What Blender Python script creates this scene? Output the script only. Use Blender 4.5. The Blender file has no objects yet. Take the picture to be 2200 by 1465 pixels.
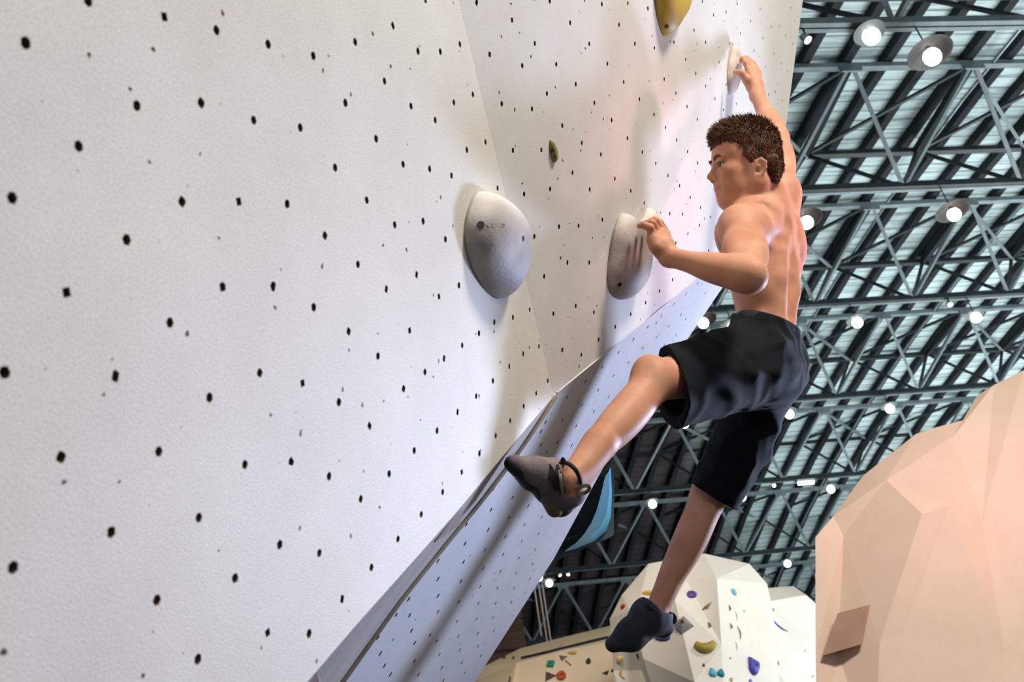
import bpy, bmesh, math, random
import numpy as np
from mathutils import Vector, Matrix, noise
from mathutils.geometry import delaunay_2d_cdt
from mathutils.bvhtree import BVHTree

SC = bpy.context.scene
COL = SC.collection
random.seed(7)
RNG = np.random.default_rng(7)

# ---------------------------------------------------------------- camera
FPX = 2139.0                       # 35 mm lens on a 36 mm sensor, 2200 px wide
CX, CY = 1100.0, 732.5
YAW, PITCH, ROLL = 0.1671, 0.6123, -0.1541
CAM_H = 1.5
def _basis():
    cy, sy, cp, sp, cr, sr = (math.cos(YAW), math.sin(YAW), math.cos(PITCH), math.sin(PITCH), math.cos(ROLL), math.sin(ROLL))
    F = Vector((sy*cp, cy*cp, sp)); Rt = Vector((cy, -sy, 0)); U = Rt.cross(F)
    return cr*Rt + sr*U, -sr*Rt + cr*U, F
R_, U_, F_ = _basis()
MC = Matrix((R_, U_, -F_)).transposed()         # photographer's frame (right, up, towards viewer) -> hall
ORI = Vector((0, 0, CAM_H))
def c2w(v): return MC @ Vector(v) + ORI
def c2wd(v): return MC @ Vector(v)
def P(px, py, z): return Vector(((px-CX)*z/FPX, -(py-CY)*z/FPX, -z))   # sight line at a distance
def PW(px, py, z): return c2w(P(px, py, z))
MW = MC.to_4x4(); MW.translation = ORI

cam_d = bpy.data.cameras.new('camera'); cam = bpy.data.objects.new('camera', cam_d); COL.objects.link(cam)
cam_d.lens = 35; cam_d.sensor_width = 36; cam_d.clip_start = 0.02
cam_d.dof.use_dof = True; cam_d.dof.focus_distance = 2.75; cam_d.dof.aperture_fstop = 6.3
cam.matrix_world = MW
SC.camera = cam
SC.cycles.max_bounces = 6; SC.cycles.diffuse_bounces = 3; SC.cycles.glossy_bounces = 2; SC.cycles.transmission_bounces = 2
SC.cycles.adaptive_threshold = 0.03

# ---------------------------------------------------------------- light and exposure
SC.view_settings.view_transform = 'Standard'; SC.view_settings.look = 'None'
SC.view_settings.gamma = 1.0; SC.view_settings.use_curve_mapping = False
SC.view_settings.exposure = 0.0
wd = bpy.data.worlds.new('world'); SC.world = wd; wd.use_nodes = True
wd.node_tree.nodes['Background'].inputs[0].default_value = (0.86, 0.93, 1.0, 1)
wd.node_tree.nodes['Background'].inputs[1].default_value = 0.16

def lamp(name, kind, loc, target, energy, color, size=1.0, size_y=None, spot=60, blend=.5):
    d = bpy.data.lights.new(name, kind); o = bpy.data.objects.new(name, d); COL.objects.link(o)
    d.energy = energy; d.color = color
    if kind == 'AREA':
        d.shape = 'RECTANGLE'; d.size = size; d.size_y = size_y or size
    else:
        d.shadow_soft_size = size
    if kind == 'SPOT':
        d.spot_size = math.radians(spot); d.spot_blend = blend
    o.location = loc
    o.rotation_euler = (Vector(target) - Vector(loc)).to_track_quat('-Z', 'Y').to_euler()
    return o
# added unseen area lights wash the roof from below; daylight comes through the windows along the right side
lamp('added_roof_wash_near', 'AREA', (9.2, 6.5, 2.4), (8.8, 7.5, 11.0), 880, (0.88, 0.99, 1.0), 6, 6)
lamp('added_roof_wash_far', 'AREA', (13.0, 15.0, 3.4), (12.0, 15.0, 11.0), 1000, (0.86, 0.98, 1.0), 5, 7)
lamp('side_window_daylight', 'AREA', (17.8, 14.0, 4.0), (6.0, 14.0, 10.5), 350, (0.84, 0.98, 1.0), 16, 5)
# warm floodlight hung over the mats in front of the wall
lamp('warm_floodlight', 'AREA', c2w((2.3, 4.5, -2.1)), c2w((0.35, 0.1, -2.4)), 305, (1.0, 0.93, 0.82), .8)
lamp('added_warm_fill', 'AREA', c2w((2.6, 2.2, 0.2)), c2w((0.2, 0.0, -2.2)), 26, (1.0, 0.90, 0.80), 1.4)  # added unseen fill from the front
# stage lamps on the far side: two lilac, two pink
lamp('lilac_stage_lamp_low', 'SPOT', c2w((3.1, -0.9, -4.5)), c2w(P(820, 1120, 1.75)), 520, (0.54, 0.65, 1.0), .30, spot=24, blend=1)
lamp('lilac_stage_lamp_high', 'SPOT', c2w((3.0, -0.7, -4.4)), c2w(P(1500, 520, 3.0)), 430, (0.60, 0.69, 1.0), .22, spot=68, blend=.6)
lamp('pink_stage_lamp', 'SPOT', c2w((3.4, 0.2, -3.6)), c2w((0.42, 0.46, -2.95)), 190, (1.0, 0.42, 0.55), .2, spot=19, blend=1)
lamp('pink_stage_lamp_far', 'SPOT', c2w((4.6, 1.8, -2.6)), c2w(P(2230, 980, 5.3)), 230, (1.0, 0.30, 0.42), .08, spot=19, blend=1)
# added unseen spots that brighten the boulders further back
lamp('added_boulder_spot_near', 'SPOT', c2w((3.0, 3.4, -2.9)), c2w(P(1980, 1200, 5.3)), 520, (1.0, 0.93, 0.84), .25, spot=52, blend=.8)
lamp('added_boulder_spot_right', 'SPOT', c2w((4.6, 2.6, -7.0)), c2w(P(1590, 1340, 8.8)), 470, (0.93, 1.0, 1.0), .25, spot=40, blend=.7)
lamp('added_boulder_spot_left', 'SPOT', c2w((-1.6, 2.2, -7.5)), c2w(P(1300, 1420, 10.5)), 640, (1.0, 0.86, 0.68), .25, spot=50, blend=.7)

# ---------------------------------------------------------------- helpers
def srgb(r, g, b):
    f = lambda c: (c/255/12.92) if c/255 <= .04045 else ((c/255+.055)/1.055)**2.4
    return (f(r), f(g), f(b), 1)
def mat(name, col, rough=.6, col2=None, nscale=8, bump=0.0, bscale=60, metal=0, spec=.4, sss=0, emit=None, estr=0, detail=6, lo=.35, hi=.65, stretch=None):
    m = bpy.data.materials.new(name); m.use_nodes = True
    nt = m.node_tree; b = nt.nodes['Principled BSDF']
    b.inputs['Base Color'].default_value = col; b.inputs['Roughness'].default_value = rough
    b.inputs['Metallic'].default_value = metal; b.inputs['Specular IOR Level'].default_value = spec
    tc = nt.nodes.new('ShaderNodeTexCoord'); vec = tc.outputs['Object']
    if stretch:
        mp = nt.nodes.new('ShaderNodeMapping'); mp.inputs['Scale'].default_value = stretch
        nt.links.new(vec, mp.inputs['Vector']); vec = mp.outputs[0]
    if col2:
        n = nt.nodes.new('ShaderNodeTexNoise'); n.inputs['Scale'].default_value = nscale; n.inputs['Detail'].default_value = detail
        nt.links.new(vec, n.inputs['Vector'])
        r = nt.nodes.new('ShaderNodeValToRGB'); r.color_ramp.elements[0].position = lo; r.color_ramp.elements[1].position = hi
        r.color_ramp.elements[0].color = col; r.color_ramp.elements[1].color = col2
        nt.links.new(n.outputs['Fac'], r.inputs['Fac']); nt.links.new(r.outputs[0], b.inputs['Base Color'])
    if bump:
        n2 = nt.nodes.new('ShaderNodeTexNoise'); n2.inputs['Scale'].default_value = bscale; n2.inputs['Detail'].default_value = 4
        nt.links.new(vec, n2.inputs['Vector'])
        bp = nt.nodes.new('ShaderNodeBump'); bp.inputs['Strength'].default_value = bump; bp.inputs['Distance'].default_value = .01
        nt.links.new(n2.outputs['Fac'], bp.inputs['Height']); nt.links.new(bp.outputs[0], b.inputs['Normal'])
    if sss:
        b.inputs['Subsurface Weight'].default_value = sss; b.inputs['Subsurface Radius'].default_value = (1.0, .35, .2); b.inputs['Subsurface Scale'].default_value = .012
    if emit:
        b.inputs['Emission Color'].default_value = emit; b.inputs['Emission Strength'].default_value = estr
    return m
def tag(o, label=None, cat=None, group=None, kind=None):
    if label: o['label'] = label
    if cat: o['category'] = cat
    if group: o['group'] = group
    if kind: o['kind'] = kind
    return o
def link(name, me, m=None, parent=None, mw=None, smooth=False):
    o = bpy.data.objects.new(name, me); COL.objects.link(o)
    if m and not me.materials: me.materials.append(m)
    if parent is not None:
        o.parent = parent
        o.matrix_parent_inverse = Matrix.Identity(4)
    if mw is not None:
        if parent is not None: o.matrix_local = parent_mw(parent).inverted() @ mw
        else: o.matrix_world = mw
    if smooth:
        me.shade_smooth()
    return o
PMW = {}
def parent_mw(o): return PMW.get(o.name, Matrix.Identity(4))
def setmw(o, mw):
    PMW[o.name] = mw.copy(); o.matrix_world = mw; return o
def empty(name, loc, rot=None):
    o = bpy.data.objects.new(name, None); COL.objects.link(o); o.empty_display_size = .1
    mw = Matrix.Translation(loc) if rot is None else Matrix.Translation(loc) @ rot.to_4x4()
    return setmw(o, mw)
def mesh(name, verts, faces):
    me = bpy.data.meshes.new(name); me.from_pydata([tuple(v) for v in verts], [], faces); me.update(); return me
def fixnormals(me):
    bm = bmesh.new(); bm.from_mesh(me); bmesh.ops.recalc_face_normals(bm, faces=bm.faces); bm.to_mesh(me); bm.free(); return me
def world_mesh(name, verts, faces, m, parent=None, smooth=False, recalc=True):
    """verts in hall coordinates; the object's origin goes to their middle"""
    c = sum((Vector(v) for v in verts), Vector()) / len(verts)
    me = mesh(name, [Vector(v)-c for v in verts], faces)
    if recalc: fixnormals(me)
    return link(name, me, m, parent, Matrix.Translation(c), smooth)
def beam(name, a, b, w, h, m, parent=None, up=Vector((0, 0, 1)), bevel=0):
    a = Vector(a); b = Vector(b); d = (b-a).normalized()
    s = d.cross(up)
    if s.length < 1e-4: s = d.cross(Vector((1, 0, 0)))
    s.normalize(); u = s.cross(d)
    vs = []
    for p in (a, b):
        for i, j in ((-1, -1), (1, -1), (1, 1), (-1, 1)): vs.append(p + s*(i*w/2) + u*(j*h/2))
    return world_mesh(name, vs, [(0, 1, 2, 3), (7, 6, 5, 4), (0, 4, 5, 1), (1, 5, 6, 2), (2, 6, 7, 3), (3, 7, 4, 0)], m, parent)
def tube_geo(pts, rad, segs=8, closed=False, caps=True):
    pts = [Vector(p) for p in pts]; n = len(pts); vs = []; fs = []
    if not hasattr(rad, '__len__'): rad = [rad]*n
    prev = None
    for i, p in enumerate(pts):
        if closed: t = pts[(i+1) % n] - pts[i-1]
        else: t = pts[min(i+1, n-1)] - pts[max(i-1, 0)]
        t.normalize()
        if prev is None:
            prev = t.orthogonal().normalized()
        prev = (prev - t*prev.dot(t)).normalized(); b = t.cross(prev)
        for k in range(segs):
            a = 2*math.pi*k/segs; vs.append(p + (prev*math.cos(a) + b*math.sin(a))*rad[i])
    for i in range(n if closed else n-1):
        for k in range(segs):
            j = (i+1) % n
            fs.append((i*segs+k, i*segs+(k+1) % segs, j*segs+(k+1) % segs, j*segs+k))
    if caps and not closed:
        fs.append(tuple(range(segs-1, -1, -1))); fs.append(tuple((n-1)*segs+k for k in range(segs)))
    return vs, fs
def spline(pts, n=8, closed=False):
    pts = [Vector(p) for p in pts]; N = len(pts); out = []
    for i in range(N if closed else N-1):
        g = (lambda k: pts[k % N]) if closed else (lambda k: pts[max(0, min(N-1, k))])
        p0, p1, p2, p3 = g(i-1), g(i), g(i+1), g(i+2)
        for s in range(n):
            t = s/n
            out.append(.5*((2*p1) + (-p0+p2)*t + (2*p0-5*p1+4*p2-p3)*t*t + (-p0+3*p1-3*p2+p3)*t**3))
    if not closed: out.append(pts[-1])
    return out
# ---------------------------------------------------------------- the climbing wall planes (inverse distance is linear over the sight lines)
HOLE_D = 0.0122
KB = np.array([25.472, -0.0115709, -0.0008268]) / (FPX*HOLE_D)
KA = np.array([29.251, -0.0154073, 0.00009777]) / (FPX*HOLE_D)
_m = -0.009
KD = (np.array([25.472, -0.0115709, -0.0008268]) + _m*np.array([-850-.826*1195, .826, 1.0])) / (FPX*HOLE_D)
def kz(k, x, y): return 1.0/(k[0]+k[1]*x+k[2]*y)
def kp(k, x, y): return P(x, y, kz(k, x, y))
def kn(k):
    n = Vector((-k[1]*FPX, k[2]*FPX, (k[0]+k[1]*CX+k[2]*CY)))
    return n.normalized()
def frame(k, px, py):
    """plane frame in hall coordinates: x along the wall, y up the wall, z out of it"""
    n = c2wd(kn(k)); up = Vector((0, 0, 1)); v = (up - n*up.dot(n)).normalized(); u = v.cross(n)
    m = Matrix((u, v, n)).transposed().to_4x4(); m.translation = c2w(kp(k, px, py)); return m
def shift(k, out):
    """the plane moved outwards along its normal, as point + normal in the camera frame"""
    return None

def wall_paint(name, a, b, dots=True, gscale=420, amp=1.0):
    m = bpy.data.materials.new(name); m.use_nodes = True; nt = m.node_tree; N = nt.nodes; L = nt.links
    bs = N['Principled BSDF']; bs.inputs['Roughness'].default_value = .62; bs.inputs['Specular IOR Level'].default_value = .35
    tc = N.new('ShaderNodeTexCoord')
    n1 = N.new('ShaderNodeTexNoise'); n1.inputs['Scale'].default_value = 3.2; n1.inputs['Detail'].default_value = 7; n1.inputs['Roughness'].default_value = .65
    L.new(tc.outputs['Object'], n1.inputs['Vector'])
    r1 = N.new('ShaderNodeValToRGB'); r1.color_ramp.elements[0].position = .3; r1.color_ramp.elements[1].position = .7
    r1.color_ramp.elements[0].color = a; r1.color_ramp.elements[1].color = b
    L.new(n1.outputs['Fac'], r1.inputs['Fac'])
    n2 = N.new('ShaderNodeTexNoise'); n2.inputs['Scale'].default_value = gscale; n2.inputs['Detail'].default_value = 3
    L.new(tc.outputs['Object'], n2.inputs['Vector'])
    mr = N.new('ShaderNodeMapRange'); mr.inputs['From Min'].default_value = .3; mr.inputs['From Max'].default_value = .7; mr.inputs['To Min'].default_value = 1-.16*amp; mr.inputs['To Max'].default_value = 1+.12*amp
    L.new(n2.outputs['Fac'], mr.inputs['Value'])
    mx = N.new('ShaderNodeMix'); mx.data_type = 'RGBA'; mx.blend_type = 'MULTIPLY'; mx.inputs['Factor'].default_value = 1
    L.new(r1.outputs[0], mx.inputs['A']); L.new(mr.outputs[0], mx.inputs['B'])
    last = mx.outputs['Result']
    if dots:     # old screw holes and chips with the wood showing
        vo = N.new('ShaderNodeTexVoronoi'); vo.voronoi_dimensions = '2D'; vo.inputs['Scale'].default_value = 15; vo.inputs['Randomness'].default_value = 1
        wn = N.new('ShaderNodeTexNoise'); wn.inputs['Scale'].default_value = 90; L.new(tc.outputs['Object'], wn.inputs['Vector'])
        ad = N.new('ShaderNodeVectorMath'); ad.operation = 'MULTIPLY_ADD'; ad.inputs[1].default_value = (.012, .012, .012)
        L.new(wn.outputs['Color'], ad.inputs[0]); L.new(tc.outputs['Object'], ad.inputs[2]); L.new(ad.outputs[0], vo.inputs['Vector'])
        sp = N.new('ShaderNodeSeparateColor'); L.new(vo.outputs['Color'], sp.inputs[0])
        th = N.new('ShaderNodeMapRange'); th.inputs['From Min'].default_value = .45; th.inputs['From Max'].default_value = 1; th.inputs['To Min'].default_value = 0; th.inputs['To Max'].default_value = .058
        L.new(sp.outputs[0], th.inputs['Value'])
        lt = N.new('ShaderNodeMath'); lt.operation = 'LESS_THAN'; L.new(vo.outputs['Distance'], lt.inputs[0]); L.new(th.outputs[0], lt.inputs[1])
        m2 = N.new('ShaderNodeMix'); m2.data_type = 'RGBA'; L.new(lt.outputs[0], m2.inputs['Factor']); L.new(last, m2.inputs['A']); m2.inputs['B'].default_value = srgb(78, 40, 30)
        last = m2.outputs['Result']
    L.new(last, bs.inputs['Base Color'])
    bp = N.new('ShaderNodeBump'); bp.inputs['Strength'].default_value = .22*amp; bp.inputs['Distance'].default_value = .002
    L.new(n2.outputs['Fac'], bp.inputs['Height']); L.new(bp.outputs[0], bs.inputs['Normal'])
    return m
M_PAINT_A = wall_paint('wall_paint_textured', srgb(206, 200, 192), srgb(218, 214, 207), amp=1.35)
M_PAINT_B = wall_paint('wall_paint_textured_far', srgb(203, 197, 192), srgb(214, 210, 206))
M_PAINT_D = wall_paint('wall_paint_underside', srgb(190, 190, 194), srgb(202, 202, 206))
M_PLY = mat('plywood_edge', srgb(128, 104, 84), .7, srgb(104, 84, 68), 30, stretch=(1, 1, 14))
M_TNUT = mat('t_nut_steel', srgb(26, 22, 22), .5, srgb(14, 12, 13), 200, metal=.3)

def panel(name, k, poly, holes, thick, m, label, r=HOLE_D/2*1.08, seg=12):
    px0 = sum(p[0] for p in poly)/len(poly); py0 = sum(p[1] for p in poly)/len(poly)
    fm = frame(k, px0, py0); inv = fm.inverted()
    def loc(x, y):
        v = inv @ c2w(kp(k, x, y)); return Vector((v.x, v.y))
    outer = [loc(*p) for p in poly]
    hs = [loc(*p) for p in holes]
    V = [v.copy() for v in outer]; E = [(i, (i+1) % len(outer)) for i in range(len(outer))]
    rings = []
    for c in hs:
        s = len(V); rr = r*random.uniform(.94, 1.06)
        for j in range(seg):
            a = 2*math.pi*j/seg; V.append(c + Vector((math.cos(a), math.sin(a)))*rr)
        E += [(s+j, s+(j+1) % seg) for j in range(seg)]; rings.append(s)
    ov, oe, of, vmap, _, _ = delaunay_2d_cdt(V, E, [], 1, 1e-6)
    src = {}
    for i, l in enumerate(vmap):
        for q in l: src[q] = i
    hc = np.array([(c.x, c.y) for c in hs]) if hs else np.zeros((0, 2))
    verts = [(v.x, v.y, 0) for v in ov]; faces = []
    for f in of:
        c = np.mean([(ov[i].x, ov[i].y) for i in f], axis=0)
        if len(hc) and (np.hypot(*(hc-c).T) < r*.8).any(): continue
        faces.append(tuple(f))
    # tubes of the holes
    for s in rings:
        ids = [src[s+j] for j in range(seg)]
        b = len(verts)
        for i in ids: verts.append((ov[i].x, ov[i].y, -thick))
        for j in range(seg): faces.append((ids[j], ids[(j+1) % seg], b+(j+1) % seg, b+j))
    # rim and back of the panel
    n = len(outer); b = len(verts); ids = [src[i] for i in range(n)]
    for i in ids: verts.append((ov[i].x, ov[i].y, -thick-.012))
    for j in range(n): faces.append((ids[j], b+j, b+(j+1) % n, ids[(j+1) % n]))
    faces.append(tuple(range(b+n-1, b-1, -1)))
    me = mesh(name, verts, faces); me.materials.append(m); me.materials.append(M_PLY)
    bm = bmesh.new(); bm.from_mesh(me); bmesh.ops.recalc_face_normals(bm, faces=bm.faces)
    for f in bm.faces:
        if abs(f.normal.z) < .5 and len(f.verts) == 4 and f.calc_area() < 4*thick*r: f.material_index = 1
    bm.to_mesh(me); bm.free()
    o = link(name, me); setmw(o, fm)
    tag(o, label, None, None, 'structure')
    # the T-nut at the bottom of each hole
    if hs:
        vs = [(0, 0, .0)]; fs = []
        for rad, z in ((r*.55, 0), (r*.55, .004), (r*1.2, .004)):
            for j in range(8):
                a = 2*math.pi*j/8; vs.append((math.cos(a)*rad, math.sin(a)*rad, z))
        for j in range(8):
            q = (j+1) % 8
            fs += [(0, 1+j, 1+q), (1+j, 9+j, 9+q, 1+q), (9+j, 17+j, 17+q, 9+q)]
        tn = mesh('t_nut', vs, fs); tn.materials.append(M_TNUT)
        for c in hs:
            t = bpy.data.objects.new('t_nut', tn); COL.objects.link(t); t.parent = o; t.location = (c.x, c.y, -thick-.002)
    return o

HOLES_A = [(55,92),(189,2),(353,36),(465,65),(576,95),(673,120),(294,227),(432,221),(545,258),(645,274),(169,314),(26,425),(391,433),(513,433),(617,438),
(763,90),(844,55),(898,110),(946,111),(988,95),(914,0),(826,174),(742,221),(883,228),(975,220),(1016,203),(935,258),(808,298),(1043,305),(1003,322),(720,360),(866,353),(923,363),(970,377),(1069,404),(788,430),
(986,613),(1062,692),(1102,682),(1138,665),(698,506),(848,483),(909,475),(957,514),(769,568),(895,590),(830,621),(943,637),(674,660),(749,712),(880,710),(993,742),(812,765),(954,770),(913,799),(867,835),(1023,851),(650,823),(728,864),(983,885),(794,915),(939,925),(1029,716),(1124,760),(1094,787),(1059,818),(1158,744),(1152,845),(1177,818),(1125,873),(1096,904),
(272,515),(143,628),(478,617),(587,615),(365,693),(10,800),(248,808),(558,801),(450,854),
(131,982),(341,970),(526,998),(626,992),(427,1112),(239,1143),(28,1219),(601,1170),(686,1188),(505,1242),(337,1289),(575,1359),(664,1361),(425,1416),
(707,1023),(890,968),(836,1018),(1030,974),(992,1014),(775,1072),(951,1057),(905,1105),(855,1158),(798,1219),(735,1287),(1065,936),
(-95,210),(-130,560),(-150,960),(60,-60),(300,-110),(520,-90),(700,-70),(830,-85),(-60,1180),(190,1500),(330,1560),(520,1560)]
HOLES_B = [(1024,5),(1100,43),(1181,2),(1293,9),(1225,49),(1149,93),(1266,94),(1052,117),(1122,141),(1195,138),(1237,181),(1175,201),(1277,221),(1078,223),(1143,234),(1208,270),(1250,307),(1102,323),(1163,322),(1291,332),(1230,371),(1182,406),(1267,407),(1126,417),
(1349,7),(1392,18),(1330,53),(1364,94),(1406,103),(1448,91),(1305,137),(1491,65),(1516,91),(1473,128),(1340,176),(1495,158),(1427,170),(1374,213),(1516,185),(1452,200),(1476,229),(1405,246),(1314,258),(1430,274),(1498,256),(1536,212),(1554,236),(1582,223),(1348,297),(1454,301),(1477,326),(1380,327),(1409,351),(1499,350),(1435,377),(1321,384),(1460,399),
(1509,3),(1533,32),(1560,26),(1584,8),(1633,19),(1613,45),(1591,72),(1568,93),(1545,133),(1560,182),(1657,57),(1674,56),(1639,82),(1620,109),(1699,17),(1713,35),(1688,76),(1703,94),(1663,116),(1678,137),(1644,144),(1692,154),(1666,198),(1651,203),(1681,216),
(1355,410),(1384,436),(1294,472),(1410,459),(1439,459),(1466,460),(1483,424),(1505,446),(1526,466),(1503,484),(1478,502),(1452,522),(1522,539),(1445,601),(1417,625),(1387,650),(1355,675),(1322,702),(1286,730),
(1201,487),(1243,485),(1148,508),(1219,564),(1266,564),(1169,594),(1237,657),(1276,671),(1189,674),(1208,752),(1249,762),
(1640,260),(1600,300),(1660,330),(1560,300),(1620,400),(1580,450),(1545,380),(1650,-60),(1600,-40),(1530,-60),(1460,-40),(1380,-60),(1300,-70),(1210,-60),(1120,-70),(1050,-80)]
HOLES_D = [(1162,956),(1198,950),(1228,957),(1175,971),(1109,1026),(1142,1047),(1061,1050),(1101,1069),(1055,1095),(1093,1112),(1135,1087),(1164,1111),(1002,1127),(1049,1138),(1127,1127),(1157,1147),(1086,1153),(999,1168),(1121,1163),(1042,1181),(1081,1191),(1150,1181),(941,1205),(996,1207),(1038,1221),(1115,1199),(1075,1228),(1109,1231),(1144,1212),(941,1244),(990,1249),(1032,1260),(1069,1263),(1104,1264),(1138,1244),(878,1287),(941,1280),(986,1293),(1028,1296),(1065,1296),(1098,1294),(880,1322),(851,1321),(941,1314),(982,1335),(1024,1330),(1060,1326),(884,1355),(812,1370),(924,1364),(985,1367),(1026,1361),(1061,1355),(891,1381),(938,1377),(1027,1388),(817,1404),(988,1396),(944,1406),(1033,1409),(826,1430),(890,1420),(992,1423),(949,1435),(839,1449),(899,1449),(999,1445),(953,1462),(1128,1273),
(1392,702),(1437,700),(1361,729),(1410,725),(1329,757),(1381,748),(1427,742),(1350,779),(1294,788),(1318,807),(1258,819),(1285,838),(1308,852),(1218,853),(1250,870),(1276,884),(1208,903),(1172,907),(1238,915),(1264,925),(1197,950),(1229,962),(1162,927),
(1448,653),(1474,631),(1499,609),(1421,678),(1463,676),(1473,685),(1410,694),(1453,719),(1530,585),(1515,630),(1560,560),(1240,1010),(1265,985),(1212,1000),(1195,1040),(1225,1060),(1190,1085),(760,1520),(850,1500),(930,1510),(800,1560)]
def dedupe(h, d=9):
    out = []
    for p in h:
        if all((p[0]-q[0])**2+(p[1]-q[1])**2 > d*d for q in out): out.append(p)
    return out
SEAM = [(985, 0), (1190, 850)]
POLY_A = [(-1100, -900), (768, -900), (985, 0), (1096, 448+11), (1190, 850), (1087, 972), (986, 1094), (898, 1194), (771, 1336), (660, 1465), (500, 1660), (0, 2270), (-1100, 2270)]
POLY_B = [(768, -900), (1846, -900), (1725, 0), (1690, 260), (1655, 470), (1190, 850), (1096, 459), (985, 0)]
POLY_D = [(1190, 850), (1655, 470), (1548, 624), (1320, 960), (1190, 1200), (1020, 1465), (900, 1650), (498, 2270), (170, 2270), (600, 1650), (731, 1465), (855, 1292), (942, 1183), (1037, 1067), (1098, 987), (1137, 936)]
WALL_A = panel('wall_left', KA, POLY_A, dedupe(HOLES_A), .016, M_PAINT_A, 'large textured white climbing wall face with bolt holes filling the left of the picture')
WALL_B = panel('wall_right', KB, POLY_B, dedupe(HOLES_B, 6), .016, M_PAINT_B, 'white climbing wall face behind the climber carrying his two hand holds')
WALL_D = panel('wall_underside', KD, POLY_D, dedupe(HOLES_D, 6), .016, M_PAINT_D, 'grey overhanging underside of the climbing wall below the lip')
# the lip: filler face between the bottom edge of the big face and the underside
lipA = [(1190, 850), (1087, 972), (986, 1094), (898, 1194), (771, 1336), (660, 1465), (500, 1660), (0, 2270)]
lipD = [(1191, 851), (1118, 960), (1037, 1067), (942, 1183), (855, 1292), (731, 1465), (600, 1650), (170, 2270)]
M_LIP = mat('lip_plywood', srgb(150, 146, 144), .7, srgb(166, 158, 150), 6, .15, 120)
lv = [c2w(kp(KA, *p)) for p in lipA] + [c2w(kp(KD, *p)) for p in lipD]
nl = len(lipA)
lf = [(i, i+1, nl+1+i, nl+i) for i in range(nl-1)]
nlv = c2wd(Vector((-.6, .55, 0)))*.03
lv2 = lv + [v + nlv for v in lv]; n2l = 2*nl
lf2 = lf + [tuple(n2l+i for i in reversed(f)) for f in lf] + [(nl-1, n2l-1, 2*n2l-1, n2l+nl-1), (nl, 0, n2l, n2l+nl)] + [(i, n2l+i, n2l+1+i, i+1) for i in range(nl-1)] + [(nl+i, nl+1+i, n2l+nl+1+i, n2l+nl+i) for i in range(nl-1)]
LIP = world_mesh('trim_1', lv2, lf2, M_LIP); tag(LIP, 'narrow grey lip strip under the bottom edge of the big wall face', None, None, 'structure')
# joint strip of bare wood along the back of the lip
jp = [c2w(kp(KD, *p)) + c2wd(kn(KD))*.004 for p in lipD]
jv, jf = tube_geo(spline(jp, 4), .006, 6)
JS = world_mesh('trim_2', jv, jf, mat('bare_wood_joint', srgb(176, 164, 150), .8, srgb(160, 148, 134), 40)); tag(JS, 'thin tan joint line between the lip and the grey underside', None, None, 'structure')
# ---------------------------------------------------------------- floor, roof and back of the hall
S = 1.6                                    # one truss bay in metres
X0, DC, DB, HB, HC = 4.669, 0.9719, 0.6777, 0.6215, 0.0681
YS = [1.05, 2.833, 4.679, 6.556, 8.56, 10.592, 12.618, 14.65, 16.68, 18.7]      # trusses -1 .. 8
def arch(y): return -0.0192*y*y + 0.37486*y + 4.36665
def H(x, y, z): return Vector((x*S, y*S, z*S + CAM_H))
M_FLOOR = mat('mat_vinyl_grey', srgb(70, 74, 80), .6, srgb(60, 64, 70), 2)
fl = world_mesh('floor', [(-14, -8, -.4), (20, -8, -.4), (20, 36, -.4), (-14, 36, -.4), (-14, -8, 0), (20, -8, 0), (20, 36, 0), (-14, 36, 0)],
    [(0, 1, 2, 3), (4, 5, 6, 7), (0, 1, 5, 4), (1, 2, 6, 5), (2, 3, 7, 6), (3, 0, 4, 7)], M_FLOOR)
tag(fl, 'grey padded mat floor of the bouldering hall', None, None, 'structure')

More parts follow.
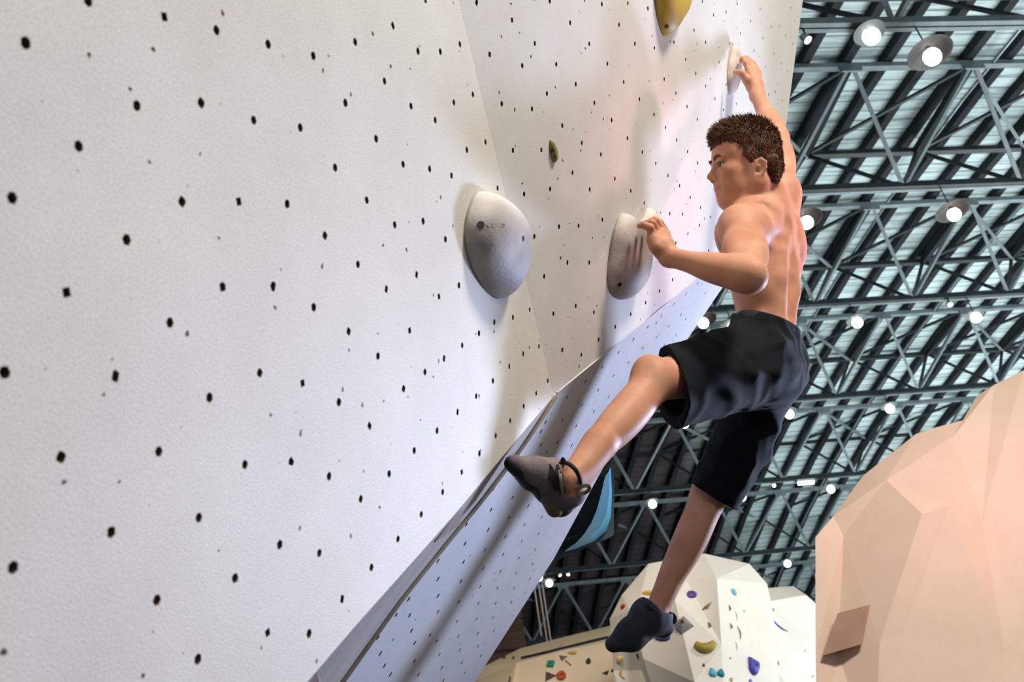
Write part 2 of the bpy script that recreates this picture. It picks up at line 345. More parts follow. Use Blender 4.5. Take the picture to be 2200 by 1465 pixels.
def deck_mat():
    m = bpy.data.materials.new('whitewashed_roof_boards'); m.use_nodes = True; nt = m.node_tree; N = nt.nodes; L = nt.links
    b = N['Principled BSDF']; b.inputs['Roughness'].default_value = .8
    tc = N.new('ShaderNodeTexCoord')
    mp = N.new('ShaderNodeMapping'); mp.inputs['Scale'].default_value = (.55, 9, 1); L.new(tc.outputs['Object'], mp.inputs['Vector'])
    n = N.new('ShaderNodeTexNoise'); n.inputs['Scale'].default_value = 1.6; n.inputs['Detail'].default_value = 7; n.inputs['Roughness'].default_value = .7
    L.new(mp.outputs[0], n.inputs['Vector'])
    r = N.new('ShaderNodeValToRGB'); e = r.color_ramp.elements
    e[0].position = .28; e[0].color = srgb(105, 112, 116); e[1].position = .52; e[1].color = srgb(196, 212, 213)
    L.new(n.outputs['Fac'], r.inputs['Fac'])
    w = N.new('ShaderNodeTexWave'); w.wave_type = 'BANDS'; w.bands_direction = 'Y'; w.inputs['Scale'].default_value = 1.55; w.inputs['Distortion'].default_value = .25
    L.new(tc.outputs['Object'], w.inputs['Vector'])
    r2 = N.new('ShaderNodeValToRGB'); r2.color_ramp.elements[0].position = .0; r2.color_ramp.elements[0].color = (.45, .45, .45, 1); r2.color_ramp.elements[1].position = .1; r2.color_ramp.elements[1].color = (1, 1, 1, 1)
    L.new(w.outputs['Fac'], r2.inputs['Fac'])
    mx = N.new('ShaderNodeMix'); mx.data_type = 'RGBA'; mx.blend_type = 'MULTIPLY'; mx.inputs['Factor'].default_value = 1
    L.new(r.outputs[0], mx.inputs['A']); L.new(r2.outputs[0], mx.inputs['B'])
    # light falling off to the far left, painted in as darker boards
    n3 = N.new('ShaderNodeTexNoise'); n3.inputs['Scale'].default_value = 1.1; n3.inputs['Detail'].default_value = 4; L.new(mp.outputs[0], n3.inputs['Vector'])
    r3 = N.new('ShaderNodeValToRGB'); e3 = r3.color_ramp.elements; e3[0].position = .35; e3[0].color = srgb(44, 38, 42); e3[1].position = .7; e3[1].color = srgb(74, 62, 62)
    L.new(n3.outputs['Fac'], r3.inputs['Fac'])
    sx = N.new('ShaderNodeSeparateXYZ'); L.new(tc.outputs['Object'], sx.inputs[0])
    ma = N.new('ShaderNodeMath'); ma.operation = 'MULTIPLY_ADD'; ma.inputs[1].default_value = .32; L.new(sx.outputs['Y'], ma.inputs[0])
    mb = N.new('ShaderNodeMath'); mb.operation = 'SUBTRACT'; L.new(sx.outputs['X'], mb.inputs[0]); L.new(ma.outputs[0], mb.inputs[1])
    ma.inputs[2].default_value = DECK_EDGE
    m4 = N.new('ShaderNodeMapRange'); m4.inputs['From Min'].default_value = -.9; m4.inputs['From Max'].default_value = .7; L.new(mb.outputs[0], m4.inputs['Value'])
    mz = N.new('ShaderNodeMix'); mz.data_type = 'RGBA'; L.new(m4.outputs[0], mz.inputs['Factor']); L.new(r3.outputs[0], mz.inputs['A']); L.new(mx.outputs['Result'], mz.inputs['B'])
    L.new(mz.outputs['Result'], b.inputs['Base Color'])
    return m
_dc = (( -7.0+11.5)/2*1.6, (-.4-.4+20.6)/2*1.6)      # middle of the deck
# edge of the painted darkening: x = 7.4 m at y = 19 m, running left towards the viewer
DECK_EDGE = (7.4-_dc[0]) - .32*(19-_dc[1])
M_DECK = deck_mat()
M_JOIST = mat('dark_timber_joist', srgb(34, 36, 40), .8, srgb(24, 25, 28), 6, stretch=(1, .2, 1))
M_STEEL_D = mat('dark_grey_painted_steel', srgb(44, 50, 54), .5, srgb(34, 39, 43), 5, spec=.4)
M_STEEL_L = mat('light_grey_painted_steel', srgb(124, 134, 138), .45, srgb(104, 114, 118), 5, spec=.5)
JD = .075                                    # joist depth in bays
xa, xb = -7.0, 11.5
ny = 30; ys = [-.4 + i*(20.6/ny) for i in range(ny+1)]
def roofz(y): return arch(y) + .05
dv = []; df = []
for y in ys:
    for x in (xa, xb): dv.append(H(x, y, roofz(y)+JD))
for y in ys:
    for x in (xa, xb): dv.append(H(x, y, roofz(y)+JD+.06))
n2 = 2*(ny+1)
for i in range(ny):
    a = 2*i; df.append((a, a+1, a+3, a+2)); df.append((n2+a, n2+a+2, n2+a+3, n2+a+1))
    df.append((a, a+2, n2+a+2, n2+a)); df.append((a+1, n2+a+1, n2+a+3, a+3))
df.append((0, n2, n2+1, 1)); df.append((2*ny, 2*ny+1, n2+2*ny+1, n2+2*ny))
CEIL = world_mesh('ceiling', dv, df, M_DECK); tag(CEIL, 'arched ceiling of whitewashed boards over dark timber joists', None, None, 'structure')
def ceil_part(name, verts, faces, m):
    c = sum((Vector(v) for v in verts), Vector())/len(verts)
    me = fixnormals(mesh(name, [Vector(v)-c for v in verts], faces)); o = link(name, me, m)
    o.parent = CEIL; o.location = c - CEIL.location
    return o
CEIL_LOC = CEIL.matrix_world.translation.copy()
CEIL.location = CEIL_LOC
jx = X0 - 11
k = 0
JOIST_W = .034
while jx < xb - .1:
    vs = []; fs = []
    seg = ys[::2] + ([ys[-1]] if ny % 2 else [])
    for y in seg:
        for dx, dz in ((-JOIST_W, 0), (JOIST_W, 0), (JOIST_W, JD-.002), (-JOIST_W, JD-.002)):
            vs.append(H(jx+dx, y, roofz(y)+dz))
    for i in range(len(seg)-1):
        for q in range(4): fs.append((4*i+q, 4*i+(q+1) % 4, 4*i+4+(q+1) % 4, 4*i+4+q))
    fs.append((3, 2, 1, 0)); e = 4*(len(seg)-1); fs.append((e, e+1, e+2, e+3))
    if jx > xa+.1: ceil_part('joist', vs, fs, M_JOIST)
    jx += 1/3; k += 1

def beam_geo(a, b, w, h, up=Vector((0, 0, 1))):
    d = (b-a).normalized(); s = d.cross(up)
    if s.length < 1e-4: s = d.cross(Vector((1, 0, 0)))
    s.normalize(); u = s.cross(d); vs = []
    for p in (a, b):
        for i, j in ((-1, -1), (1, -1), (1, 1), (-1, 1)): vs.append(p + s*(i*w/2) + u*(j*h/2))
    return vs, [(0, 1, 2, 3), (7, 6, 5, 4), (0, 4, 5, 1), (1, 5, 6, 2), (2, 6, 7, 3), (3, 7, 4, 0)]
ordinal = ['cut off at the very top edge of the picture', 'along the top edge of the picture, nearest of the trusses', 'second roof truss down from the top edge, level with his head', 'third roof truss down, level with his chest',
    'fourth roof truss down, level with his shorts', 'fifth roof truss down, behind his hanging thigh', 'sixth roof truss down, behind his hanging shin', 'seventh roof truss, just above the cream wall', 'eighth roof truss far back in the dark end of the hall', 'last roof truss against the end wall']
vis = {0: (-3, 1), 1: (-4, 2), 2: (-3, 2), 3: (-3, 3), 4: (-4, 4), 5: (-6, 4), 6: (-7, 4), 7: (-8, 4), 8: (-8, 3), 9: (-8, 2)}
TB = {}
for ti, ty in enumerate(YS):
    zc = arch(ty)
    a = lambda j, ty=ty, zc=zc: H(X0+j, ty, zc)
    c = lambda j, ty=ty, zc=zc: H(X0+j, ty+DC, zc+HC)
    b = lambda j, ty=ty, zc=zc: H(X0+j, ty+DB, zc-HB)
    TB[ti] = b
    j0, j1 = vis[ti]
    root = empty('roof_truss', a((j0+j1)/2))
    tag(root, 'grey steel roof truss '+ordinal[ti], None, 'steel roof trusses across the hall', 'structure')
    off = parent_mw(root).translation
    def part(name, p, q, w, h, m):
        vs, fs = beam_geo(p, q, w, h); cc = (p+q)/2
        me = fixnormals(mesh(name, [v-cc for v in vs], fs)); o = link(name, me, m); o.parent = root; o.location = cc-off
        return o
    part('top_chord', a(j0-.6), a(j1+.6), .075, .075, M_STEEL_D if ti < 2 else M_STEEL_L)
    part('top_chord', c(j0-.6), c(j1+.6), .075, .075, M_STEEL_D)
    part('bottom_chord', b(j0-.6)-Vector((0, .035, 0)), b(j1+.6)-Vector((0, .035, 0)), .05, .085, M_STEEL_L if ti == 1 else M_STEEL_D)
    part('bottom_chord', b(j0-.6)+Vector((0, .035, 0)), b(j1+.6)+Vector((0, .035, 0)), .045, .07, M_STEEL_L)
    for j in range(j0, j1+1):
        part('web_brace', a(j)+Vector((.05, 0, -.06)), b(j+.5), .05, .05, M_STEEL_L)
        part('web_brace', a(j)+Vector((-.05, 0, -.06)), b(j-.5), .05, .05, M_STEEL_L)
        part('web_brace', c(j), b(j+.5), .04, .04, M_STEEL_D)
        part('web_brace', c(j), b(j-.5), .04, .04, M_STEEL_D)
        part('strut', a(j), c(j), .085, .10, M_JOIST)
        if j < j1+1: part('cross_brace', c(j), a(j+1), .04, .04, M_STEEL_D)
        if (j + ti) % 2 == 0: part('cross_brace', a(j)-Vector((0, 0, .05)), c(j+1)-Vector((0, 0, .05)), .045, .045, M_STEEL_L)
        # gusset plate
        g = a(j); gv = []
        for yy in (-.012, .012):
            for dx, dz in ((-.16, .03), (.16, .03), (.13, -.12), (-.13, -.12)): gv.append(Vector((dx, yy, dz)))
        me = fixnormals(mesh('gusset_plate', gv, [(0, 1, 2, 3), (7, 6, 5, 4), (0, 4, 5, 1), (1, 5, 6, 2), (2, 6, 7, 3), (3, 7, 4, 0)]))
        o = link('gusset_plate', me, M_STEEL_L); o.parent = root; o.location = g - off - Vector((0, .03, 0))
# far end and left side of the hall
M_BOARD = mat('brown_wall_boards', srgb(64, 44, 34), .8, srgb(98, 70, 54), 3, .3, 20, stretch=(.2, .2, 9))
yb = 20.0
bw = world_mesh('wall_back', [H(-7, yb, -1.5), H(11.5, yb, -1.5), H(11.5, yb, 8), H(-7, yb, 8), H(-7, yb+.2, -1.5), H(11.5, yb+.2, -1.5), H(11.5, yb+.2, 8), H(-7, yb+.2, 8)],
    [(0, 1, 2, 3), (4, 5, 6, 7), (0, 1, 5, 4), (1, 2, 6, 5), (2, 3, 7, 6), (3, 0, 4, 7)], M_BOARD); tag(bw, 'dark brown boarded end wall of the hall', None, None, 'structure')
# brown boarded partition just right of the grey underside
pa = PW(1119, 1300, 20.0); pb = PW(1085, 1300, 20.0)
def hz(p, z): return Vector((p.x, p.y, z))
xl = pa.x
ww = []
for t in range(16):
    z0 = 1.0 + t*.62
    zz = [Vector((xl-6, pa.y, z0)), Vector((xl, pa.y, z0)), Vector((xl, pa.y, z0+.58)), Vector((xl-6, pa.y, z0+.58))]
    zz += [v+Vector((0, .08, 0)) for v in zz]
    ww.append(zz)
side = empty('wall_partition', Vector((xl-3, pa.y, 0))); tag(side, 'brown wooden board partition seen beside the grey underside low in the picture', None, None, 'structure')
for zz in ww:
    cc = sum(zz, Vector())/8
    me = mesh('board', [v-cc for v in zz], [(3, 2, 1, 0), (4, 5, 6, 7), (0, 1, 5, 4), (1, 2, 6, 5), (2, 3, 7, 6), (3, 0, 4, 7)])
    o = link('board', me, M_BOARD); o.parent = side; o.location = cc - parent_mw(side).translation

# ---------------------------------------------------------------- lamps under the trusses
M_GLOBE = mat('lit_opal_glass', (1, 1, 1, 1), .3, emit=(1, .97, .92, 1), estr=3.2)
M_GLOBE.cycles.emission_sampling = 'NONE'
M_SHADE_D = mat('dark_metal_shade', srgb(50, 40, 38), .45, spec=.5)
M_SHADE_W = mat('white_enamel_shade', srgb(96, 104, 104), .5, spec=.4)
def lathe(profile, segs=20):
    vs = []; fs = []
    for r, z in profile:
        for k in range(segs):
            a = 2*math.pi*k/segs; vs.append((r*math.cos(a), r*math.sin(a), z))
    for i in range(len(profile)-1):
        for k in range(segs):
            q = (k+1) % segs; fs.append((i*segs+k, i*segs+q, (i+1)*segs+q, (i+1)*segs+k))
    return vs, fs
gv, gf = lathe([(.001, -.085), (.04, -.075), (.068, -.052), (.082, -.018), (.082, .018), (.068, .052), (.045, .07), (.03, .08)])
G_ME = mesh('globe', gv, gf); G_ME.materials.append(M_GLOBE); G_ME.shade_smooth()
sv, sf = lathe([(.02, .15), (.05, .14), (.10, .115), (.17, .085), (.205, .062), (.212, .055), (.205, .056), (.165, .077), (.10, .103), (.03, .125)], 24)
SD_ME = mesh('shade', sv, sf); SD_ME.materials.append(M_SHADE_D); SD_ME.shade_smooth()
SW_ME = mesh('shade', [(x*.72, y*.72, z) for x, y, z in sv], sf); SW_ME.materials.append(M_SHADE_W); SW_ME.shade_smooth()
def solve_x(ti, px):
    lo, hi = -9, 6
    for _ in range(40):
        m_ = (lo+hi)/2; v = MC.inverted() @ (TB[ti](m_)-ORI); x = CX + FPX*v.x/-v.z
        if x < px: lo = m_
        else: hi = m_
    return lo
lamps = [(1, 2003, 122, 'd', 'globe pendant lamp with dark shade, nearest and largest, at the top right'),
 (1, 1872, 78, 'w', 'globe pendant lamp half hidden behind the truss chord at the top edge'),
 (2, 2050, 461, 'd', 'globe pendant lamp with dark shade right of his shoulder near the right edge'),
 (2, 1733, 478, 'd', 'globe pendant lamp peeping out just right of his shoulder blade'),
 (3, 1842, 693, 'w', 'globe pendant lamp with white shade to the right of his waist'),
 (3, 2097, 682, 'w', 'globe pendant lamp with white shade at the right edge level with his waist'),
 (3, 1511, 694, 'd', 'globe pendant lamp between the wall edge and his raised thigh, left one of two'),
 (3, 1574, 704, 'w', 'globe pendant lamp against his waistband, right one of two'),
 (4, 1912, 878, 'w', 'globe pendant lamp just above the beige boulder'),
 (4, 1696, 890, 'w', 'globe pendant lamp directly behind the seat of his shorts'),
 (4, 1470, 910, 'w', 'globe pendant lamp just below the hem of his raised leg'),
 (5, 1785, 1051, 'w', 'globe pendant lamp beside the left corner of the beige boulder'),
 (5, 1594, 1068, 'w', 'globe pendant lamp beside the hem of his hanging leg'),
 (5, 1402, 1083, 'w', 'globe pendant lamp in the dark gap right of the teal volume'),
 (6, 1692, 1211, 'w', 'globe pendant lamp above the white faceted boulder'),
 (6, 1180, 1253, 'w', 'globe pendant lamp low in the dark corner beside the ropes'),
 (6, 1158, 1241, 'w', 'globe pendant lamp half hidden by the edge of the grey underside')]
M_CORD = mat('black_cord', srgb(30, 30, 32), .7, srgb(40, 40, 42), 50)
def pxy(v):
    q = MC.inverted() @ (v-ORI); return CX + FPX*q.x/-q.z, CY - FPX*q.y/-q.z
for ti, px, py, sh, lab in lamps:
    # hung from the bottom chord, the drop found from the sight line
    j = solve_x(ti, px); drop = .35
    for _ in range(20):
        base = TB[ti](j); lo = .1; hi = 1.2
        for _q in range(30):
            mm = (lo+hi)/2
            if pxy(base-Vector((0, 0, mm)))[1] < py: lo = mm
            else: hi = mm
        drop = lo
        j += (px - pxy(base-Vector((0, 0, drop)))[0])/220
    loc = TB[ti](j) - Vector((0, 0, drop))
    root = empty('pendant_lamp', loc); tag(root, lab, 'lamp', 'globe pendant lamps under the roof trusses')
    for nm, me in (('globe', G_ME), ('shade', SD_ME if sh == 'd' else SW_ME)):
        o = bpy.data.objects.new(nm, me); COL.objects.link(o); o.parent = root
    cv, cf = tube_geo([(0, 0, .15), (0, 0, drop)], .008, 6); o = link('cord', mesh('cord', cv, cf), M_CORD); o.parent = root
# spot heads
M_SPOT = mat('white_spot_housing', srgb(200, 206, 206), .4, srgb(188, 194, 194), 20)
M_SPOTLIT = mat('lit_spot_lens', (1, 1, 1, 1), .3, emit=(1, .97, .92, 1), estr=5)
M_SPOTLIT.cycles.emission_sampling = 'NONE'
def spot(px, py, ti, d, lab, group='track spot heads'):
    j = solve_x(ti, px); p = TB[ti](j)
    q = pxy(p); drop = max(.12, min(.6, (py-q[1])/170))
    loc = p - Vector((0, 0, drop)); root = empty('track_spot', loc); tag(root, lab, 'spotlight', group)
    dv_ = Vector(d).normalized(); rot = dv_.to_track_quat('Z', 'Y').to_matrix().to_4x4()
    sc_ = .62; v1, f1 = lathe([(.001, -.16), (.05, -.15), (.06, -.02), (.07, .0), (.065, .0), (.05, -.02)], 14)
    o = link('housing', mesh('housing', [tuple(q*sc_ for q in v) for v in v1], f1), M_SPOT, smooth=True); o.parent = root; o.matrix_local = rot
    v2, f2 = lathe([(.001, -.012), (.06, -.012)], 14); o = link('lens', mesh('lens', [tuple(q*sc_ for q in v) for v in v2], f2), M_SPOTLIT); o.parent = root; o.matrix_local = rot
    cv, cf = tube_geo([(0, 0, 0), (0, 0, drop)], .01, 6); o = link('stem', mesh('stem', cv, cf), M_CORD); o.parent = root
spot(1722, 92, 1, (.3, -.2, -1), 'small white spot head hanging beside the wall edge at the top')
spot(2034, 664, 3, (-.2, -.5, -.9), 'small lit spot head left of the white-shaded lamp near the right edge')
spot(1660, 1043, 5, (-.1, -.9, -.4), 'glaring spot head shining at the viewer behind his hanging leg')
spot(1202, 1238, 6, (.3, -.4, -.8), 'left of the twin spot heads low in the dark corner')
spot(1219, 1233, 6, (-.2, -.4, -.8), 'right of the twin spot heads low in the dark corner')
# long white tube light fixed under a truss
jt = solve_x(5, 1728); tb = TB[5](jt) - Vector((0, 0, .12))
tl = empty('tube_light', tb); tag(tl, 'short white fluorescent tube light under the roof above the beige boulder', 'light')
vs, fs = beam_geo(Vector((-.17, 0, 0)), Vector((.17, 0, 0)), .06, .05); o = link('tube', fixnormals(mesh('tube', vs, fs)), M_SPOTLIT); o.parent = tl
vs, fs = beam_geo(Vector((-.19, 0, .05)), Vector((.19, 0, .05)), .08, .05); o = link('casing', fixnormals(mesh('casing', vs, fs)), M_SPOT); o.parent = tl
# conduits along the joists
M_COND = mat('galvanised_conduit', srgb(150, 160, 164), .35, srgb(130, 140, 144), 12, metal=.3)
for xx, lab in ((X0+.18, 'thin grey conduit pipe running up past his shoulder under the joists'), (X0+1.62, 'thin grey conduit pipe under the joists near the right edge')):
    pts = [H(xx, y, roofz(y)-.04) for y in ys[2:-2:2]]
    v_, f_ = tube_geo(pts, .022, 6); o = world_mesh('conduit_pipe', v_, f_, M_COND); tag(o, lab, 'pipe', 'conduit pipes')
# ropes hung from a truss far back
M_ROPE = mat('pale_rope', srgb(206, 190, 180), .9, srgb(180, 164, 152), 60)
for (xt, z1, lab) in ((1160, 1402, 'pale hanging rope, left one of the close pair in the dark corner'), (1168, 1398, 'pale hanging rope, right one of the close pair in the dark corner'), (1150, 1362, 'grey hanging rope left of the close pair in the dark corner')):
    j = solve_x(6, xt); top = TB[6](j) + Vector((0, (DC-DB)*S, (HB+HC)*S)); bot = top.copy()
    while pxy(bot)[1] < z1: bot.z -= .1
    v_, f_ = tube_geo([top, (top+bot)/2, bot], .018, 6); o = world_mesh('rope', v_, f_, M_ROPE); tag(o, lab, 'rope', 'hanging ropes')
# ---------------------------------------------------------------- boulders and walls further back
def facets(name, pts, faces, m, label, back=.8, side=0):
    """faceted solid: front facets through (px, py, distance), closed by a back pushed away from the viewer"""
    vs = [PW(*p) for p in pts]
    edges = {}
    for f in faces:
        for i in range(len(f)):
            a, b = f[i], f[(i+1) % len(f)]; edges[(a, b)] = edges.get((a, b), 0)+1
    rim = [(a, b) for (a, b) in edges if (b, a) not in edges]
    bk = {}
    allv = list(vs); d = (Vector((F_.x, F_.y, 0)).normalized() + Vector((R_.x, R_.y, 0))*side)*back
    for a, b in rim:
        for q in (a, b):
            if q not in bk: bk[q] = len(allv); allv.append(vs[q]+d)
    fs = [tuple(f) for f in faces]
    for a, b in rim:
        if pts[a][1] >= 1590 and pts[b][1] >= 1590:        # down to the mats
            k0 = len(allv)
            for q in (a, b): allv.append(Vector((vs[q].x, vs[q].y, 0.0)))
            fs.append((b, a, k0, k0+1))
        else: fs.append((b, a, bk[a], bk[b]))
    o = world_mesh(name, allv, fs, m, recalc=True); tag(o, label, None, None, 'structure')
    tris = []
    for f in faces:
        for i in range(1, len(f)-1): tris.append((f[0], f[i], f[i+1]))
    return o, BVHTree.FromPolygons([tuple(v) for v in vs], tris)
M_BEIGE = wall_paint('boulder_paint_beige', srgb(214, 186, 166), srgb(220, 194, 175), dots=False, gscale=320, amp=.5)
M_WHITE = wall_paint('boulder_paint_white', srgb(222, 214, 204), srgb(228, 222, 214), dots=False, gscale=320, amp=.5)
M_CREAM = wall_paint('boulder_paint_cream', srgb(222, 200, 172), srgb(228, 208, 182), dots=False, gscale=320, amp=.5)
# E: near beige boulder at the right
E_PTS = [(1752,1154,5.6),(1790,1109,5.65),(1854,1022,5.75),(1968,932,5.9),(2004,920,5.95),(2086,898,6.0),(2099,850,5.9),(2135,827,5.8),(2200,795,5.6),(2800,560,5.2),
 (2800,1650,4.2),(2140,1650,4.7),(1880,1650,5.0),(1757,1650,5.1),(1752,1400,5.35),
 (1812,1150,5.35),(1904,1031,5.45),(2049,936,5.55),(2040,1086,5.1),(1981,1104,5.05),(1800,1400,5.1),(1890,1380,5.2),(1940,1360,4.95),(2110,1120,5.15),(2160,1400,4.85)]
E_F = [(14,0,15,20),(0,1,15),(1,2,16,15),(2,3,16),(3,4,17,16),(4,5,17),(5,6,17),(6,7,17),(7,8,23,17),(17,23,18),(16,17,18,19),(15,16,19),(15,19,21,20),(19,22,21),(19,18,22),(18,23,24,22),(23,8,9,24),(9,10,11,24),(24,11,12,22),(22,12,21),(21,12,20),(20,12,13,14)]
# the big face is one plane; rim vertices lie back from it, the raised quad and the folds stand out a little
def ez(x, y): return 1/(1/5.75 + (y-1154)*(1/5.05-1/5.75)/500 + (x-1752)*(1/5.45-1/5.75)/450)
_out = {0:-.01, 1:.05, 2:.10, 3:.13, 4:.12, 5:.12, 6:.10, 7:.05, 8:.0, 9:0, 13:0, 14:-.02, 15:.06, 16:-.02, 17:.03, 18:-.08, 19:-.11, 20:.06, 21:-.04, 22:-.03, 23:.03, 24:0}
E_PTS = [(x, y, ez(x, y)+_out.get(i, 0)) for i, (x, y, z) in enumerate(E_PTS)]
EB, E_BVH = facets('wall_boulder_beige', E_PTS, E_F, M_BEIGE, 'large beige faceted boulder wall filling the lower right corner', 1.0, .9)
# thin brown panel painted as the shaded face of a volume on it
def on(bvh, px, py):
    d = (PW(px, py, 1)-ORI).normalized(); h = bvh.ray_cast(ORI, d); return (h[0], h[1]) if h[0] is not None else (PW(px, py, 8), -d)
M_PATCH = mat('brown_facet_shade', srgb(166, 130, 110), .75, srgb(156, 120, 100), 10, .1, 80)
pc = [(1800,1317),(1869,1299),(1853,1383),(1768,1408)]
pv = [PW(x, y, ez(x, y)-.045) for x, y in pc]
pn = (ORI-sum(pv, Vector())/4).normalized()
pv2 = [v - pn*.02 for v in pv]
pt = world_mesh('shaded_facet_panel', pv+pv2, [(0,1,2,3),(7,6,5,4),(0,4,5,1),(1,5,6,2),(2,6,7,3),(3,7,4,0)], M_PATCH); tag(pt, 'brown rhombus panel painted as a shaded facet on the beige boulder', 'panel')
# G: white faceted boulder in the middle, low
zg = 9.0
G_PTS = [(1310,1330,9.3),(1336,1278,9.3),(1393,1211,9.4),(1436,1203,9.3),(1513,1189,9.3),(1610,1211,9.3),(1648,1254,9.1),(1652,1300,8.9),(1660,1400,8.5),(1664,1600,8.15),
 (1540,1243,8.6),(1550,1385,8.1),(1474,1246,8.8),(1450,1289,8.5),(1382,1415,8.5),(1352,1310,8.9),(1492,1465,7.9),(1560,1600,7.7),(1480,1600,7.8),(1440,1600,8.2),(1378,1440,8.9),(1360,1600,8.7),(1322,1600,8.9),(1318,1440,9.0),(1372,1300,8.8)]
G_F = [(0,1,15),(1,2,24,15),(2,3,12,24),(3,4,12),(4,10,12),(4,5,10),(5,6,10),(6,7,11,10),(7,8,11),(8,9,17,11),(12,10,11,13),(12,13,24),(13,11,16,14),(11,17,16),(16,17,18),(16,18,19,14),(14,19,20),(24,13,14),(24,14,15),(15,14,20,23),(15,23,0),(20,19,21),(23,20,21,22)]
GB, G_BVH = facets('wall_boulder_white', G_PTS, G_F, M_WHITE, 'white faceted boulder with coloured holds in the bottom middle', 1.2, .2)
H_PTS = [(1640,1264,10.2),(1705,1259,10.3),(1732,1278,10.1),(1750,1362,9.9),(1762,1465,9.6),(1775,1600,9.4),(1640,1600,9.2),(1652,1292,9.9),(1670,1440,9.2)]
H_F = [(0,1,2,7),(7,2,3,8),(8,3,4),(8,4,5,6),(7,8,6),(0,7,6)]
HB_, H_BVH = facets('wall_boulder_pale', H_PTS, H_F, M_WHITE, 'plain white boulder behind the faceted one, next to the beige boulder', 1.0, .5)
F_PTS = [(960,1560,11.6),(1020,1463,11.8),(1039,1432,11.9),(1117,1393,12.2),(1213,1368,12.2),(1308,1345,12.2),(1345,1337,12.2),(1345,1370,11.4),(1200,1400,11.4),(1110,1424,11.4),(1085,1470,10.9),(1070,1620,10.4),(1345,1620,10.2),(960,1640,11.4)]
F_F = [(1,2,9,10),(2,3,9),(3,4,8,9),(4,5,8),(5,6,7,8),(8,7,12,11),(9,8,11),(10,9,11),(0,1,10),(0,10,11,13)]
FB, F_BVH = facets('wall_cream', F_PTS, F_F, M_CREAM, 'low cream coloured climbing wall at the bottom centre left', 1.0)
# black slot line on the cream wall
sl = []
for q in ((1120,1415),(1180,1401),(1240,1386),(1306,1370)):
    h, n_ = on(F_BVH, *q); sl.append(h + (ORI-h).normalized()*.03)
v_, f_ = tube_geo(sl, .022, 6); o = world_mesh('trim_3', v_, f_, mat('black_rubber_strip', srgb(24, 20, 20), .7, srgb(34, 28, 26), 20)); tag(o, 'black strip running along the top of the cream wall', None, None, 'structure')
# teal volume fixed round the corner behind the grey underside
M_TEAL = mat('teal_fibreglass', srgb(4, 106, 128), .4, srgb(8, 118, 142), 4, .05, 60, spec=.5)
M_TEAL_L = mat('teal_edge_highlight', srgb(70, 168, 186), .4, srgb(84, 176, 192), 6)  # highlight along the bevel, put into the colour
M_PLATE = mat('grey_volume_plate', srgb(120, 130, 140), .5, srgb(104, 114, 124), 5, .1, 60)
tz = 3.9
tv = empty('teal_volume', PW(1270, 1120, tz)); tag(tv, 'teal climbing volume on a grey base plate behind the grey underside', 'volume')
toff = parent_mw(tv).translation
def tpart(name, pts, faces, m, smooth=False):
    vs = [PW(*p) - toff for p in pts]; o = link(name, fixnormals(mesh(name, vs, faces)), m, smooth=smooth); o.parent = tv; return o
bp_ = [(1319, 985), (1319, 1148), (1312, 1154), (1196, 1203), (1150, 1203), (1180, 1130)]
nb = len(bp_)
tpart('base_plate', [(x, y, tz+.12) for x, y in bp_]+[(x, y, tz+.18) for x, y in bp_], [tuple(range(nb)), tuple(range(2*nb-1, nb-1, -1))]+[(i, nb+i, nb+(i+1) % nb, (i+1) % nb) for i in range(nb)], M_PLATE)
rim = [(1312, 1003), (1315, 1060), (1313, 1110), (1303, 1140), (1278, 1162), (1236, 1180), (1212, 1186)]
inn = [(1308, 1012), (1309, 1060), (1303, 1105), (1290, 1132), (1268, 1153), (1240, 1172), (1216, 1182)]
rdg = [(1300, 1024), (1292, 1060), (1282, 1096), (1270, 1124), (1256, 1146), (1238, 1166), (1217, 1180)]
lft = [(1240, 1030), (1215, 1070), (1196, 1110), (1186, 1140), (1180, 1160), (1182, 1176), (1196, 1184)]
n7 = 7
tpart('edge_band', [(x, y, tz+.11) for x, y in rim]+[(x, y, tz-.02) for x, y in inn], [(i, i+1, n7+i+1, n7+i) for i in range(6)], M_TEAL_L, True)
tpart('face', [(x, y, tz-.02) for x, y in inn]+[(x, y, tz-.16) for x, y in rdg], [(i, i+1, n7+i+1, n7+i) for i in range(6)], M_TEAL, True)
M_TEAL_D = mat('shaded_teal', srgb(30, 44, 52), .55, srgb(46, 58, 64), 8, .1, 60)  # shade on the left face painted in as dark teal
tpart('side_face', [(x, y, tz-.16) for x, y in rdg]+[(x, y, tz+.10) for x, y in lft], [(i, i+1, n7+i+1, n7+i) for i in range(6)]+[tuple([n7+i for i in range(7)])], M_TEAL_D)
